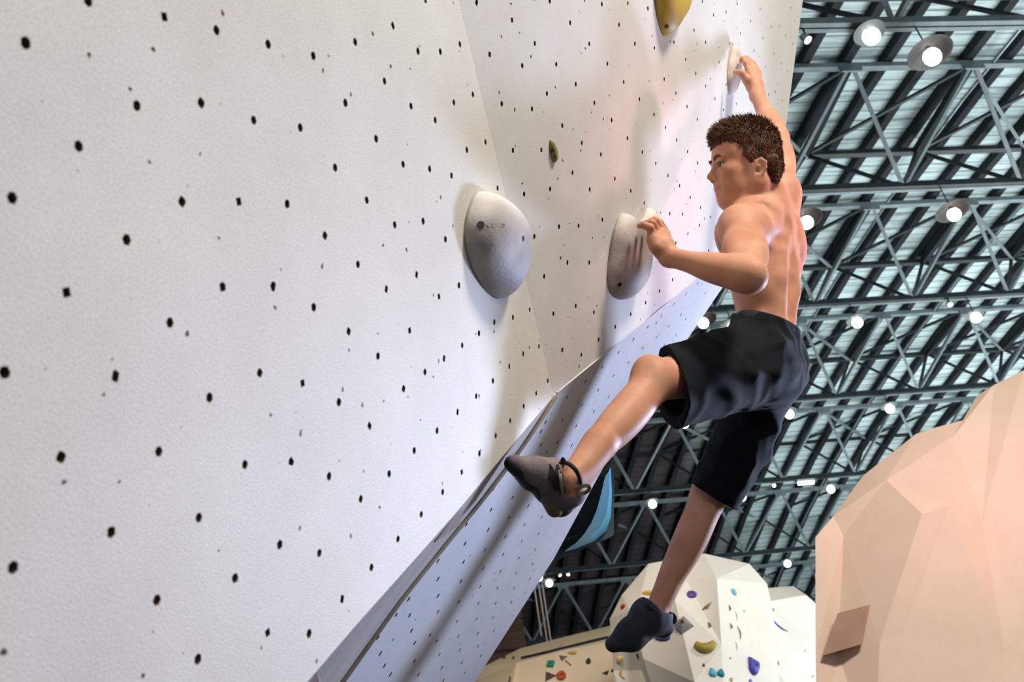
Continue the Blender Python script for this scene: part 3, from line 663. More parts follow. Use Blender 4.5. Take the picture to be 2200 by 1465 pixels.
# ---------------------------------------------------------------- implicit surfaces (smooth unions, meshed with surface nets)
def A3(v): return np.array(tuple(v), dtype=np.float64)
class Sdf:
    def __init__(self): self.pr = []
    def cone(self, a, b, ra, rb, k=.02, op=0):
        a = A3(a); b = A3(b); r = max(ra, rb); self.pr.append((0, (a, b, ra, rb), k, op, np.minimum(a, b)-r, np.maximum(a, b)+r)); return self
    def chain(self, pts, rs, k=.01, op=0):
        for i in range(len(pts)-1): self.cone(pts[i], pts[i+1], rs[i], rs[i+1], k, op)
        return self
    def ell(self, c, ax, rad, k=.02, op=0):
        c = A3(c); a0 = Vector(ax[0]).normalized(); a1 = Vector(ax[1]); a1 = (a1-a0*a1.dot(a0)).normalized(); ax = np.array([tuple(a0), tuple(a1), tuple(a0.cross(a1))]); rad = np.array(rad, float); e = np.sqrt(((ax*rad[:, None])**2).sum(0))
        self.pr.append((1, (c, ax, rad), k, op, c-e, c+e)); return self
    def half(self, p, n, k=.004):            # cut away everything on the side n points to
        self.pr.append((2, (A3(p), A3(Vector(n).normalized())), k, 1, np.full(3, -1e9), np.full(3, 1e9))); return self
    def fn(self, f, lo, hi):                 # displacement
        self.pr.append((3, f, 0, 2, np.array(lo, float), np.array(hi, float))); return self
    def ev(self, Q, prs):
        d = np.full(len(Q), 1.0)
        for t, D, k, op, lo, hi in prs:
            if t == 0:
                a, b, ra, rb = D; ab = b-a; L = ab@ab
                h = np.clip(((Q-a)@ab)/max(L, 1e-12), 0, 1)
                s = np.linalg.norm(Q-a-h[:, None]*ab, axis=1) - (ra+(rb-ra)*h)
            elif t == 1:
                c, ax, rad = D; q = (Q-c)@ax.T; k0 = np.linalg.norm(q/rad, axis=1); k1 = np.linalg.norm(q/rad**2, axis=1)
                s = k0*(k0-1)/np.maximum(k1, 1e-9)
            elif t == 2:
                s = -((Q-D[0])@D[1])
            else:
                d = d + D(Q); continue
            if op == 0:
                h = np.clip(.5+.5*(s-d)/max(k, 1e-6), 0, 1); d = s*(1-h)+d*h-k*h*(1-h)
            else:
                s = -s if t != 2 else s*-1
                h = np.clip(.5-.5*(s-d)/max(k, 1e-6), 0, 1); d = s*(1-h)+d*h+k*h*(1-h)
        return d
    def build(self, vox, n=16):
        lo = np.min([p[4] for p in self.pr if p[3] == 0], axis=0)-.04; hi = np.max([p[5] for p in self.pr if p[3] == 0], axis=0)+.04
        bs = vox*n; nb = np.ceil((hi-lo)/bs).astype(int); cells = set()
        for p in self.pr:
            if p[3] != 0: continue
            i0 = np.floor((p[4]-.03-lo)/bs).astype(int).clip(0); i1 = np.minimum(np.ceil((p[5]+.03-lo)/bs).astype(int), nb)
            for i in range(i0[0], i1[0]):
                for j in range(i0[1], i1[1]):
                    for q in range(i0[2], i1[2]): cells.add((i, j, q))
        g = np.arange(n+1); G = np.stack(np.meshgrid(g, g, g, indexing='ij'), -1).reshape(-1, 3)
        NN = (nb*n+2).astype(np.int64)
        def key(c): return (c[..., 0]*NN[1]+c[..., 1])*NN[2]+c[..., 2]
        VK, VP, EK, ES = [], [], [[], [], []], [[], [], []]
        for c in sorted(cells):
            o = np.array(c)*n; b0 = lo+o*vox; b1 = b0+bs
            prs = [p for p in self.pr if p[3] == 2 or p[0] == 2 or (np.all(p[4]-p[2]-.03 < b1) and np.all(p[5]+p[2]+.03 > b0))]
            ctr = ((b0+b1)/2)[None]
            if abs(self.ev(ctr, prs)[0]) > bs*1.1: continue
            d = self.ev(b0+G*vox, prs).reshape(n+1, n+1, n+1)
            s = d < 0
            if s.all() or not s.any(): continue
            # cell vertices
            cs = [s[i:n+i, j:n+j, q:n+q] for i in (0, 1) for j in (0, 1) for q in (0, 1)]
            cnt = sum(x.astype(int) for x in cs); act = np.argwhere((cnt > 0) & (cnt < 8))
            if len(act):
                acc = np.zeros((len(act), 3)); num = np.zeros(len(act))
                for ax in range(3):
                    e = np.eye(3, dtype=int)[ax]; o1, o2 = [np.eye(3, dtype=int)[x] for x in range(3) if x != ax]
                    for u in (0, 1):
                        for v in (0, 1):
                            p0 = act+u*o1+v*o2; p1 = p0+e
                            d0 = d[p0[:, 0], p0[:, 1], p0[:, 2]]; d1 = d[p1[:, 0], p1[:, 1], p1[:, 2]]
                            m_ = (d0 < 0) != (d1 < 0); t = np.where(m_, d0/np.where(m_, d0-d1, 1), 0)
                            acc += np.where(m_[:, None], p0+t[:, None]*e, 0); num += m_
                VK.append(key(act+o)); VP.append(lo+(o+acc/num[:, None])*vox)
            for ax in range(3):
                e = np.eye(3, dtype=int)[ax]
                s0 = s[:n, :n, :n]; s1 = s[e[0]:n+e[0], e[1]:n+e[1], e[2]:n+e[2]]
                ed = np.argwhere(s0 != s1)
                if len(ed): EK[ax].append(ed+o); ES[ax].append(s0[ed[:, 0], ed[:, 1], ed[:, 2]])
        VK = np.concatenate(VK); VP = np.concatenate(VP); od = np.argsort(VK); VK = VK[od]; VP = VP[od]
        quads = []
        for ax in range(3):
            if not EK[ax]: continue
            E_ = np.concatenate(EK[ax]); s_ = np.concatenate(ES[ax])
            o1, o2 = [np.eye(3, dtype=int)[x] for x in ((ax+1) % 3, (ax+2) % 3)]
            idx = []; ok = np.ones(len(E_), bool)
            for dlt in (0*o1, -o1, -o1-o2, -o2):
                kk = key(E_+dlt); ii = np.searchsorted(VK, kk).clip(0, len(VK)-1); ok &= VK[ii] == kk; idx.append(ii)
            Q = np.stack(idx, 1); Q[~s_] = Q[~s_][:, ::-1]; quads.append(Q[ok])
        return VP, np.concatenate(quads)
def sdf_object(name, sdf, vox, m, parent=None, smooth_it=2, hall=False):
    """mesh the implicit surface (camera-frame coordinates) into an object placed in the hall"""
    V, Q = sdf.build(vox)
    for _ in range(smooth_it):
        acc = np.zeros_like(V); num = np.zeros(len(V))
        for i in range(4):
            np.add.at(acc, Q[:, i], V[Q[:, (i+1) % 4]]); np.add.at(num, Q[:, i], 1)
        V = V*.5 + .5*acc/np.maximum(num, 1)[:, None]
    c = V.mean(0); Vl = V-c
    me = bpy.data.meshes.new(name); me.vertices.add(len(V)); me.vertices.foreach_set('co', Vl.astype(np.float32).ravel())
    me.loops.add(len(Q)*4); me.loops.foreach_set('vertex_index', Q.astype(np.int32).ravel())
    me.polygons.add(len(Q)); me.polygons.foreach_set('loop_start', np.arange(0, len(Q)*4, 4, dtype=np.int32))
    try: me.polygons.foreach_set('loop_total', np.full(len(Q), 4, dtype=np.int32))
    except Exception: pass
    me.update(calc_edges=True); me.validate()
    mw = MC.to_4x4(); mw.translation = c2w(Vector(c))
    o = link(name, me, m, parent, mw, True)
    if parent is None: setmw(o, mw)
    else: PMW[o.name] = mw
    return o
def rigid(name, verts, faces, m, parent, smooth=False):
    """part given in camera-frame coordinates under a parent placed in the hall"""
    c = sum((Vector(v) for v in verts), Vector())/len(verts)
    me = fixnormals(mesh(name, [Vector(v)-c for v in verts], faces)); mw = MC.to_4x4(); mw.translation = c2w(c)
    o = link(name, me, m, parent, mw, smooth); PMW[o.name] = mw; return o
# ---------------------------------------------------------------- the climber
def skin_mat():
    m = bpy.data.materials.new('skin'); m.use_nodes = True; nt = m.node_tree; N = nt.nodes; L = nt.links
    b = N['Principled BSDF']; b.inputs['Roughness'].default_value = .55; b.inputs['Specular IOR Level'].default_value = .28
    tc = N.new('ShaderNodeTexCoord')
    n = N.new('ShaderNodeTexNoise'); n.inputs['Scale'].default_value = 14; n.inputs['Detail'].default_value = 6; L.new(tc.outputs['Object'], n.inputs['Vector'])
    r = N.new('ShaderNodeValToRGB'); e = r.color_ramp.elements; e[0].position = .3; e[0].color = srgb(188, 128, 98); e[1].position = .7; e[1].color = srgb(206, 152, 124)
    L.new(n.outputs['Fac'], r.inputs['Fac']); L.new(r.outputs[0], b.inputs['Base Color'])
    n2 = N.new('ShaderNodeTexNoise'); n2.inputs['Scale'].default_value = 220; n2.inputs['Detail'].default_value = 3; L.new(tc.outputs['Object'], n2.inputs['Vector'])
    bp = N.new('ShaderNodeBump'); bp.inputs['Strength'].default_value = .12; bp.inputs['Distance'].default_value = .002; L.new(n2.outputs['Fac'], bp.inputs['Height']); L.new(bp.outputs[0], b.inputs['Normal'])
    return m
M_SKIN = skin_mat()
M_SHORTS = mat('dark_navy_cotton', srgb(7, 11, 15), .9, srgb(14, 19, 26), 26, .25, 500, spec=.2)
M_BAND = mat('black_waistband', srgb(16, 18, 22), .8, srgb(24, 26, 30), 60, .2, 600)
M_HAIR = mat('brown_hair', srgb(62, 40, 30), .7, srgb(122, 80, 56), 90, spec=.3)
M_SHOE = mat('grey_purple_suede', srgb(92, 84, 90), .75, srgb(128, 112, 114), 22, .2, 300)
M_RUBBER = mat('black_rubber', srgb(34, 40, 44), .5, srgb(52, 58, 62), 14, .1, 200)
M_SOLE = mat('tan_sole', srgb(120, 108, 88), .7, srgb(96, 86, 72), 20)
M_STRAP = mat('black_strap', srgb(20, 18, 20), .7, srgb(30, 27, 28), 40)
M_MESH = mat('pale_mesh_patch', srgb(170, 160, 136), .7, srgb(110, 102, 86), 300)
M_SHOE_DK = mat('black_suede', srgb(34, 36, 42), .75, srgb(48, 48, 54), 22, .2, 300)

C7 = P(1652, 428, 2.97); PEL = P(1672, 752, 2.80)
LSH = P(1590, 486, 2.77); RSH = P(1674, 420, 3.08)
LEL = P(1609, 593, 2.45); LWR = P(1437, 552, 2.60)
REL = P(1670, 300, 3.31); RWR = P(1627, 205, 3.49)
LHIP = P(1632, 778, 2.73); RHIP = P(1668, 792, 2.90)
LKN = P(1404, 818, 2.42); LAN = P(1230, 1022, 2.145)
RKN = P(1524, 1060, 2.93); RAN = P(1418, 1292, 2.80)
eu = (C7-PEL).normalized(); el = (LSH-RSH); el = (el-eu*el.dot(eu)).normalized(); ef = el.cross(eu)      # up, left, front
pu = Vector((.05, .93, -.3)).normalized(); pl = (LHIP-RHIP+el*.1); pl = (pl-pu*pl.dot(pu)).normalized(); pf = pl.cross(pu)
B = Sdf()
AX = (el, ef, eu)
def T(t, f=0, l=0): return PEL.lerp(C7, t) + ef*f + el*l      # torso station
# --- torso
B.ell(T(.69, .035, 0), AX, (.142, .096, .185), .03)
B.ell(T(.84, .020, 0), AX, (.125, .070, .085), .05)
B.ell(T(.36, .033, .0), AX, (.112, .080, .150), .05)
B.ell(T(.02, .048, .005), (pl, pf, pu), (.120, .076, .085), .05)
# pectorals / belly side
B.ell(T(.72, .10, .07), AX, (.07, .035, .06), .03); B.ell(T(.72, .10, -.07), AX, (.07, .035, .06), .03)
# latissimus, left near the viewer and right
B.cone(T(.72, .03, .135), T(.34, .015, .085), .045, .026, .05)
B.cone(T(.74, .03, -.135), T(.34, .015, -.085), .045, .026, .05)
# spinal erectors and groove
for s in (1, -1):
    B.cone(T(.80, -.035, .040*s), T(.40, -.022, .042*s), .027, .033, .022)
    B.cone(T(.40, -.018, .038*s), T(.14, -.012, .034*s), .030, .024, .03)
# shoulder blades
B.ell(T(.77, -.043, .080), (el*.8+eu*.5, ef, eu-el*.5), (.040, .024, .072), .014)
B.ell(T(.80, -.040, .098), (el+eu*.3, ef, eu), (.045, .018, .020), .018)
B.ell(T(.66, -.022, .118), (el*.5+eu, ef, el), (.055, .026, .028), .018)
B.ell(T(.80, -.038, -.09), (el*.8-eu*.5, ef, eu+el*.5), (.040, .024, .075), .014)
# furrows beside and below the shoulder blades and along the spine
B.chain([T(.88, -.076, .046), T(.76, -.082, .040), T(.64, -.078, .050)], [.014, .018, .014], .026, 1)
B.chain([T(.635, -.076, .060), T(.615, -.066, .095), T(.60, -.046, .130)], [.012, .016, .014], .024, 1)
B.chain([T(.88, -.076, -.050), T(.76, -.082, -.044), T(.64, -.078, -.050)], [.014, .018, .014], .026, 1)
B.chain([T(.58, -.080, 0), T(.40, -.070, 0), T(.22, -.062, 0)], [.018, .021, .018], .032, 1)
# gluteals
B.ell(PEL-pu*.05+pf*.02+pl*.055, (pl, pf, pu), (.055, .05, .065), .04); B.ell(PEL-pu*.05+pf*.02-pl*.055, (pl, pf, pu), (.055, .05, .065), .04)
# --- neck and trapezius
HO = P(1603, 360, 2.93)                         # head origin, between the eyes' level
hf = Vector((-.985, -.03, .10)).normalized(); hu = Vector((-.10, .97, -.09)); hu = (hu-hf*hu.dot(hf)).normalized(); hs = hu.cross(hf)
def HD(f, u, s=0): return HO + hf*f + hu*u + hs*s
NK0 = T(.95, .020); NK1 = HD(-.035, -.035)
B.cone(NK0, NK1, .056, .050, .025)
B.cone(T(.96, .01), LSH+eu*.012-el*.03, .048, .036, .05); B.cone(T(.97, .01), RSH-eu*.01+el*.03, .048, .038, .05)
B.cone(HD(-.06, -.07), T(.82, -.02), .035, .03, .05)
# sterno-mastoid
B.cone(HD(-.03, -.055, .055), T(.90, .07, .03), .015, .012, .02)
# --- deltoids and arms
ua = (LEL-LSH).normalized()
B.ell(LSH+ua*.02, (ua, el, ef), (.085, .062, .062), .035)
B.cone(LSH, LEL, .050, .040, .03)
lside = ua.cross((LWR-LEL).normalized()).normalized(); lin = lside.cross(ua)
fl = (LWR-LEL).normalized()
bic = (LWR-LEL); bic = (bic-ua*bic.dot(ua)).normalized()
B.ell(LSH.lerp(LEL, .55)+bic*.022, (ua, bic, lside), (.105, .036, .040), .025)      # biceps
B.ell(LSH.lerp(LEL, .50)-bic*.026, (ua, bic, lside), (.115, .036, .042), .025)      # triceps
B.cone(LEL-ua*.005-fl*.004, LEL+fl*.02, .036, .038, .02)                                 # elbow
B.cone(LEL, LWR, .040, .024, .02)
B.ell(LEL.lerp(LWR, .30)+ua*.006, (fl, ua, lside), (.10, .040, .036), .02)
B.ell(LEL.lerp(LWR, .24)-ua*.026, (fl, ua, lside), (.085, .024, .028), .02)          # brachioradialis
ru = (REL-RSH).normalized(); rf = (RWR-REL).normalized()
B.ell(RSH+ru*.03-eu*.01, (ru, el, ef), (.088, .054, .056), .04)
B.cone(RSH, REL, .046, .036, .03)
rx = Vector((1, 0, 0)); rx = (rx-ru*rx.dot(ru)).normalized(); rz = ru.cross(rx)
B.ell(RSH.lerp(REL, .55)+rx*.024, (ru, rx, rz), (.11, .030, .042), .025)
B.ell(RSH.lerp(REL, .55)-rx*.018, (ru, rx, rz), (.10, .030, .040), .025)
B.cone(REL, RWR, .036, .0235, .02)
rx2 = (rx-rf*rx.dot(rf)).normalized(); rz2 = rf.cross(rx2)
B.ell(REL.lerp(RWR, .28)+rx2*.004, (rf, rx2, rz2), (.095, .037, .039), .02)
B.cone(RSH+el*.01-ef*.01, T(.62, .0, -.12), .05, .03, .05)                           # rear armpit fold
B.cone(LSH-el*.03-ef*.03, T(.62, .0, .115), .04, .03, .05)
# --- legs
th = (LKN-LHIP).normalized(); sh = (LAN-LKN).normalized()
B.cone(LHIP, LKN, .078, .050, .04)
kn_f = (th-sh).normalized()
B.ell(LKN+kn_f*.012, (th, sh, th.cross(sh)), (.046, .050, .046), .02)
B.ell(LKN+kn_f*.028, (th, sh, th.cross(sh)), (.026, .032, .030), .02)
B.cone(LKN, LAN, .039, .027, .03)
cb = (th.cross(sh).cross(sh)).normalized()
if cb.dot(th) > 0: cb = -cb
B.ell(LKN.lerp(LAN, .34)+cb*.018, (sh, cb, sh.cross(cb)), (.130, .032, .040), .03)
B.ell(LKN.lerp(LAN, .36)-cb*.012, (sh, cb, sh.cross(cb)), (.150, .024, .030), .03)
B.cone(LKN.lerp(LAN, .7), P(1225, 1052, 2.16), .035, .031, .02)
B.ell(P(1219, 1036, 2.122), (Vector((1, 0, 0)), Vector((0, 1, 0)), Vector((0, 0, 1))), (.014, .017, .010), .014)   # ankle bone
B.cone(P(1215, 1055, 2.16), P(1128, 1006, 2.10), .026, .015, .02)
th2 = (RKN-RHIP).normalized(); sh2 = (RAN-RKN).normalized()
B.cone(RHIP, RKN, .072, .050, .04); B.ell(RKN, (th2, Vector((1, 0, 0)), th2.cross(Vector((1, 0, 0)))), (.07, .043, .043), .02)
B.cone(RKN, RAN, .040, .027, .03)
cb2 = Vector((1, .25, .1)); cb2 = (cb2-sh2*cb2.dot(sh2)).normalized()
B.ell(RKN.lerp(RAN, .34)+cb2*.020, (sh2, cb2, sh2.cross(cb2)), (.14, .033, .040), .03)
B.ell(RKN.lerp(RAN, .36)-cb2*.016, (sh2, cb2, sh2.cross(cb2)), (.15, .024, .030), .03)
B.cone(RKN.lerp(RAN, .7), P(1408, 1322, 2.77), .029, .031, .02)
B.cone(P(1405, 1318, 2.77), P(1345, 1362, 2.73), .028, .018, .02)
# --- head
HA = (hs, hf, hu)
B.ell(HD(-.014, .035), HA, (.074, .090, .090), .02)
B.ell(HD(.040, -.020), HA, (.062, .056, .088), .03)
B.ell(HD(.050, .045), HA, (.060, .045, .050), .03)              # forehead
B.ell(HD(.068, -.096), HA, (.026, .022, .022), .022)            # chin
for s in (1, -1):
    B.cone(HD(-.008, -.062, .052*s), HD(.058, -.094, .020*s), .019, .017, .03)     # jaw
    B.cone(HD(-.010, -.020, .060*s), HD(-.008, -.062, .053*s), .020, .018, .03)
    B.ell(HD(.060, -.022, .042*s), HA, (.024, .026, .020), .022)                      # cheekbone
    B.ell(HD(.055, -.055, .034*s), HA, (.026, .030, .030), .022)                      # cheek
    B.ell(HD(.083, .022, .026*s), HA, (.026, .013, .010), .010)                       # brow ridge
    B.ell(HD(.094, .002, .032*s), HA, (.017, .013, .011), .012, 1)                    # eye socket
    B.ell(HD(.084, .0118, .032*s), HA, (.018, .010, .0055), .005)                      # upper lid
    B.ell(HD(.083, -.0088, .032*s), HA, (.016, .009, .005), .006)                     # lower lid
    B.ell(HD(.096, -.034, .014*s), HA, (.009, .011, .009), .008)                      # nostril wing
    # ear
    ear = [HD(-0.0010, -0.0240, .072*s), HD(-0.0030, -0.0060, .077*s), HD(-0.0150, 0.0020, .083*s), HD(-0.0270, -0.0060, .086*s), HD(-0.0270, -0.0240, .085*s), HD(-0.0190, -0.0420, .080*s), HD(-0.0070, -0.0540, .073*s), HD(-0.0010, -0.0500, .071*s)]
    B.chain(ear, [.0045]*8, .004)
    B.ell(HD(-0.0150, -0.0240, .076*s), (hs*.9-hf*.3, hf+hs*.3, hu), (.005, .014, .022), .006)
    B.cone(HD(-0.0050, -0.0220, .074*s), HD(-0.0210, -0.0100, .082*s), .0042, .0035, .004)
    B.ell(HD(-0.0060, -0.0300, .080*s), HA, (.008, .006, .008), .005, 1)
B.cone(HD(.086, .012), HD(.106, -.022), .0085, .0095, .012)     # nose bridge
B.ell(HD(.108, -.027), HA, (.011, .012, .010), .008)            # nose tip
for s in (1, -1): B.ell(HD(.100, -.041, .007*s), HA, (.004, .006, .004), .003, 1)
B.ell(HD(.086, -.060), HA, (.022, .014, .012), .012)            # upper lip mound
B.ell(HD(.083, -.078), HA, (.019, .012, .009), .010)            # lower lip
B.cone(HD(.095, -.0705, -.016), HD(.0975, -.0700, 0), .0022, .0022, .003, 1)
B.cone(HD(.0975, -.0700, 0), HD(.092, -.0700, .020), .0022, .0025, .003, 1)
B.cone(HD(.092, -.0700, .020), HD(.085, -.0680, .027), .0025, .002, .003, 1)
# --- left hand: draped over the notch of the two-horned hold
def finger(pts, rs, k=.006): B.chain(pts, rs, k)
KN = [P(1400, 497, 2.60), P(1409, 490, 2.63), P(1418, 487, 2.655), P(1426, 490, 2.68)]       # knuckles, index to little
B.cone(LWR, LWR.lerp(KN[1], .4), .026, .027, .015)
for q in KN: B.cone(LWR.lerp(q, .35), q+Vector((.004, -.012, 0)), .018, .0125, .014)
B.cone(KN[0]+Vector((.004, -.03, .004)), KN[3]+Vector((0, -.028, 0)), .014, .013, .02)
finger([KN[0], P(1397, 489, 2.595), P(1385, 484, 2.60), P(1374, 485, 2.615)], [.0115, .0105, .009, .0075])
finger([KN[1], P(1401, 479, 2.62), P(1390, 480, 2.625), P(1377, 482, 2.64)], [.0115, .0105, .009, .0075])
finger([KN[2], P(1408, 473, 2.645), P(1398, 476, 2.65), P(1384, 481, 2.665)], [.0110, .0100, .0088, .0072])
finger([KN[3], P(1417, 477, 2.67), P(1408, 478, 2.675), P(1395, 482, 2.69)], [.0100, .0090, .0078, .0065])
finger([LWR.lerp(KN[0], .30)+Vector((-.010, -.004, .0)), P(1409, 531, 2.59), P(1402, 516, 2.598), P(1398, 502, 2.61)], [.019, .015, .011, .0085], .010)     # thumb
# --- right hand: thumb in front of the fin, fingers behind it
RK = [P(1609, 152, 3.545), P(1617, 149, 3.56), P(1624, 151, 3.575), P(1629, 157, 3.59)]
B.cone(RWR, RWR.lerp(RK[1], .4), .027, .027, .015)
for q in RK: B.cone(RWR.lerp(q, .35), q, .018, .0130, .014)
B.cone(RK[0]+Vector((.002, -.03, 0)), RK[3]+Vector((-.002, -.028, 0)), .015, .013, .02)
finger([RK[0], P(1603, 136, 3.555), P(1597, 126, 3.575), P(1592, 130, 3.595)], [.0120, .0110, .0095, .008])
finger([RK[1], P(1612, 134, 3.575), P(1603, 125, 3.595), P(1594, 128, 3.615)], [.0120, .0110, .0095, .008])
finger([RK[2], P(1618, 137, 3.59), P(1609, 128, 3.61), P(1598, 130, 3.63)], [.0115, .0105, .009, .0078])
finger([RK[3], P(1623, 144, 3.605), P(1613, 136, 3.625), P(1602, 137, 3.64)], [.0105, .0095, .008, .007])
finger([RWR.lerp(RK[0], .35)+Vector((-.012, 0, .004)), P(1606, 172, 3.50), P(1593, 157, 3.50), P(1580, 155, 3.52)], [.020, .016, .0125, .0095], .010)
BODY = sdf_object('person', B, .0032, M_SKIN, None, 2)
tag(BODY, 'shirtless person in dark shorts climbing the wall, one arm raised and one leg hanging free', 'person')

# --- eyes, brows
M_EYE = mat('eye_white', srgb(206, 196, 188), .25, srgb(196, 184, 176), 200, spec=.6)
M_IRIS = mat('dark_iris', srgb(30, 20, 16), .2, srgb(46, 30, 22), 400, spec=.8)
def ball(c, r, seg=14):
    vs, fs = lathe([(max(1e-4, math.sin(math.pi*i/8)*r), -math.cos(math.pi*i/8)*r) for i in range(9)], seg); return [Vector(c)+Vector(v) for v in vs], fs
for s in (1, -1):
    e = rigid('eye', *ball(HD(.0800, .001, .032*s), .0122), M_EYE, BODY, True)
    gaze = (hf*.9+hs*.12).normalized()
    rigid('iris', *ball(HD(.0800, .001, .032*s)+gaze*.0072, .0078), M_IRIS, e, True)
    bw_ = [HD(.0985, .0195, .010*s), HD(.0995, .0240, .022*s), HD(.0965, .0265, .034*s), HD(.0885, .0220, .047*s)]
    la = [HD(.0905, .0035, .020*s), HD(.0935, .0072, .028*s), HD(.0915, .0072, .037*s), HD(.0855, .0025, .046*s)]
    v_, f_ = tube_geo(spline(la, 5), .0015, 6); rigid('eyelash', v_, f_, M_HAIR, BODY, True)
    v_, f_ = tube_geo(spline(bw_, 5), [.0026+.0026*math.sin(math.pi*i/15) for i in range(16)], 6)
    rigid('eyebrow', v_, f_, M_HAIR, BODY, True)
# --- hair: a close cap plus short strands
HC_ = Sdf()
HC_.ell(HD(-.013, .050), HA, (.080, .093, .092), .02)
HC_.ell(HD(.040, .082), HA, (.060, .060, .048), .03)
HC_.cone(HD(-.068, -.005, 0), HD(-.062, -.040, 0), .040, .026, .03)
for s in (1, -1):
    HC_.cone(HD(.012, .015, .062*s), HD(.006, -.016, .066*s), .016, .009, .02)
    HC_.cone(HD(-.055, .0, .055*s), HD(-.062, -.040, .045*s), .026, .020, .02)
# bare face and neck: cut along the hairline
HC_.ell(HD(.120, .0), HA, (.15, .085, .058), .006, 1)
for s in (1, -1):
    HC_.ell(HD(.048, -.030, .085*s), HA, (.045, .040, .058), .006, 1)
    HC_.ell(HD(-.012, -.028, .090*s), HA, (.030, .021, .030), .004, 1)
HAIR = sdf_object('hair', HC_, .004, M_HAIR, BODY, 1)
hv, hq = HC_.build(.006)
sv_, sf_ = [], []
hcen = A3(HD(-.02, .03)); inv3 = np.array([A3(hs), A3(hf), A3(hu)])
nn_ = 0
for it in range(9000):
    p = hv[RNG.integers(len(hv))]
    q = inv3 @ (p-A3(HO))
    if q[2] < -.03 and q[1] > -.03: continue
    nrm = Vector(p-hcen).normalized()
    top = max(0, min(1, (q[2]-.06)/.06)); ln = .009 + .017*top*RNG.uniform(.6, 1.2)
    comb = hf*(.8*top) - hu*(.8*(1-top)) - hf*(.4*(1-top)) + Vector(RNG.normal(0, .38, 3))
    dr = (nrm*(.35+.55*top) + comb*.8).normalized()
    a = Vector(p) - nrm*.002; w = .0011
    t1 = dr.orthogonal().normalized(); t2 = dr.cross(t1); b0 = len(sv_)
    mid = a + dr*ln*.6 + nrm*.001; tip = a + dr*ln + comb*.002
    for k_ in range(3):
        an = 2.094*k_; sv_.append(a + (t1*math.cos(an)+t2*math.sin(an))*w)
    for k_ in range(3):
        an = 2.094*k_; sv_.append(mid + (t1*math.cos(an)+t2*math.sin(an))*w*.8)
    sv_.append(tip)
    for k_ in range(3):
        n_ = (k_+1) % 3; sf_.append((b0+k_, b0+n_, b0+3+n_, b0+3+k_)); sf_.append((b0+3+k_, b0+3+n_, b0+6))
c_ = sum(sv_, Vector())/len(sv_); me = mesh('hair_strands', [v-c_ for v in sv_], sf_); mw_ = MC.to_4x4(); mw_.translation = c2w(c_)
o = link('hair_strands', me, M_HAIR, HAIR, mw_); o['kind'] = 'stuff'
# --- cord round the neck
nk = []; nc = NK0.lerp(NK1, .26)
na = (NK1-NK0).normalized(); nax = (el-na*el.dot(na)).normalized(); nay = na.cross(nax)
for i in range(48):
    an = 2*math.pi*i/48; dd = nax*math.cos(an) + nay*math.sin(an)
    rr = np.linspace(.078, .02, 120); Qp = np.array([tuple(nc + dd*q) for q in rr]); dv_ = B.ev(Qp, B.pr); k_ = int(np.argmax(dv_ < .0030)); nk.append(Vector(Qp[k_]))
v_, f_ = tube_geo(nk, .0018, 6, closed=True); rigid('necklace', v_, f_, mat('dark_neck_cord', srgb(70, 48, 36), .6, srgb(50, 34, 26), 200), BODY)

# --- shorts
HEM_L = P(1440, 826, 2.48); HEM_R = P(1536, 1056, 2.92)
Sh = Sdf()
Sh.ell(T(.08, .037, .0), (pl, pf, pu), (.132, .094, .11), .03)
Sh.ell(PEL-pu*.06+pf*.028, (pl, pf, pu), (.125, .086, .105), .04)
Sh.cone(LHIP-pu*.01, HEM_L+th*.05+Vector((0, -.012, 0)), .096, .080, .04)
Sh.cone(LHIP+Vector((-.05, -.03, 0)), HEM_L+th*.03+Vector((0, -.035, .01)), .085, .060, .05)
Sh.cone(LHIP+Vector((-.04, .03, 0)), HEM_L+th*.05+Vector((.0, .045, -.01)), .06, .030, .05)
Sh.cone(RHIP, HEM_R+th2*.04, .084, .066, .04)
Sh.cone(RHIP.lerp(HEM_R, .6)+Vector((.02, 0, 0)), HEM_R+th2*.04+Vector((.008, -.01, 0)), .062, .054, .04)
def folds(Q):
    a = (Q-A3(PEL)); out = np.zeros(len(Q))
    for i, (dv, fq, amp) in enumerate(((Vector((.3, .9, .3)), 62, .0030), (Vector((.9, .35, .2)), 47, .0030), (Vector((.6, -.7, .4)), 88, .0018), (Vector((.1, .5, .9)), 71, .0022))):
        w = a@A3(dv.normalized()); q = a@A3(dv.orthogonal().normalized())
        out -= 1.7*amp*(np.sin(w*fq+2.6*np.sin(q*(13+5*i)+i)+1.7*np.sin(w*19+i*2))*.5+.5)**2
    return out
Sh.fn(folds, (-1e9,)*3, (1e9,)*3)
# hollow legs, open at the hems; open waist
nL = Vector((th.x, th.y, th.z*.25)).normalized()
Sh.half(HEM_L, nL); Sh.half(HEM_R + th2*.012, (th2 + Vector((-.10, -.05, 0))).normalized())
Sh.half(T(.165, 0, 0), (pu*.92 - ef*.28).normalized())
Sh.cone(LHIP.lerp(HEM_L, .45), HEM_L+th*.12+Vector((0, -.012, 0)), .070, .075, .01, 1)
Sh.cone(LHIP.lerp(HEM_L, .55)+Vector((-.02, -.03, 0)), HEM_L+th*.10+Vector((0, -.035, .01)), .050, .055, .01, 1)
Sh.cone(RHIP.lerp(HEM_R, .5), HEM_R+th2*.10, .060, .064, .01, 1)
Sh.ell(T(.26, .037, 0), AX, (.115, .080, .09), .01, 1)
SHO = sdf_object('shorts', Sh, .0042, M_SHORTS, BODY, 1)
nW = (pu*.92 - ef*.28).normalized()
Wb = Sdf(); Wb.ell(T(.08, .037, .0), (pl, pf, pu), (.136, .098, .114), .03); Wb.half(T(.172), nW); Wb.half(T(.172)-nW*.030, -nW); Wb.ell(T(.26, .037, 0), AX, (.116, .081, .09), .006, 1)
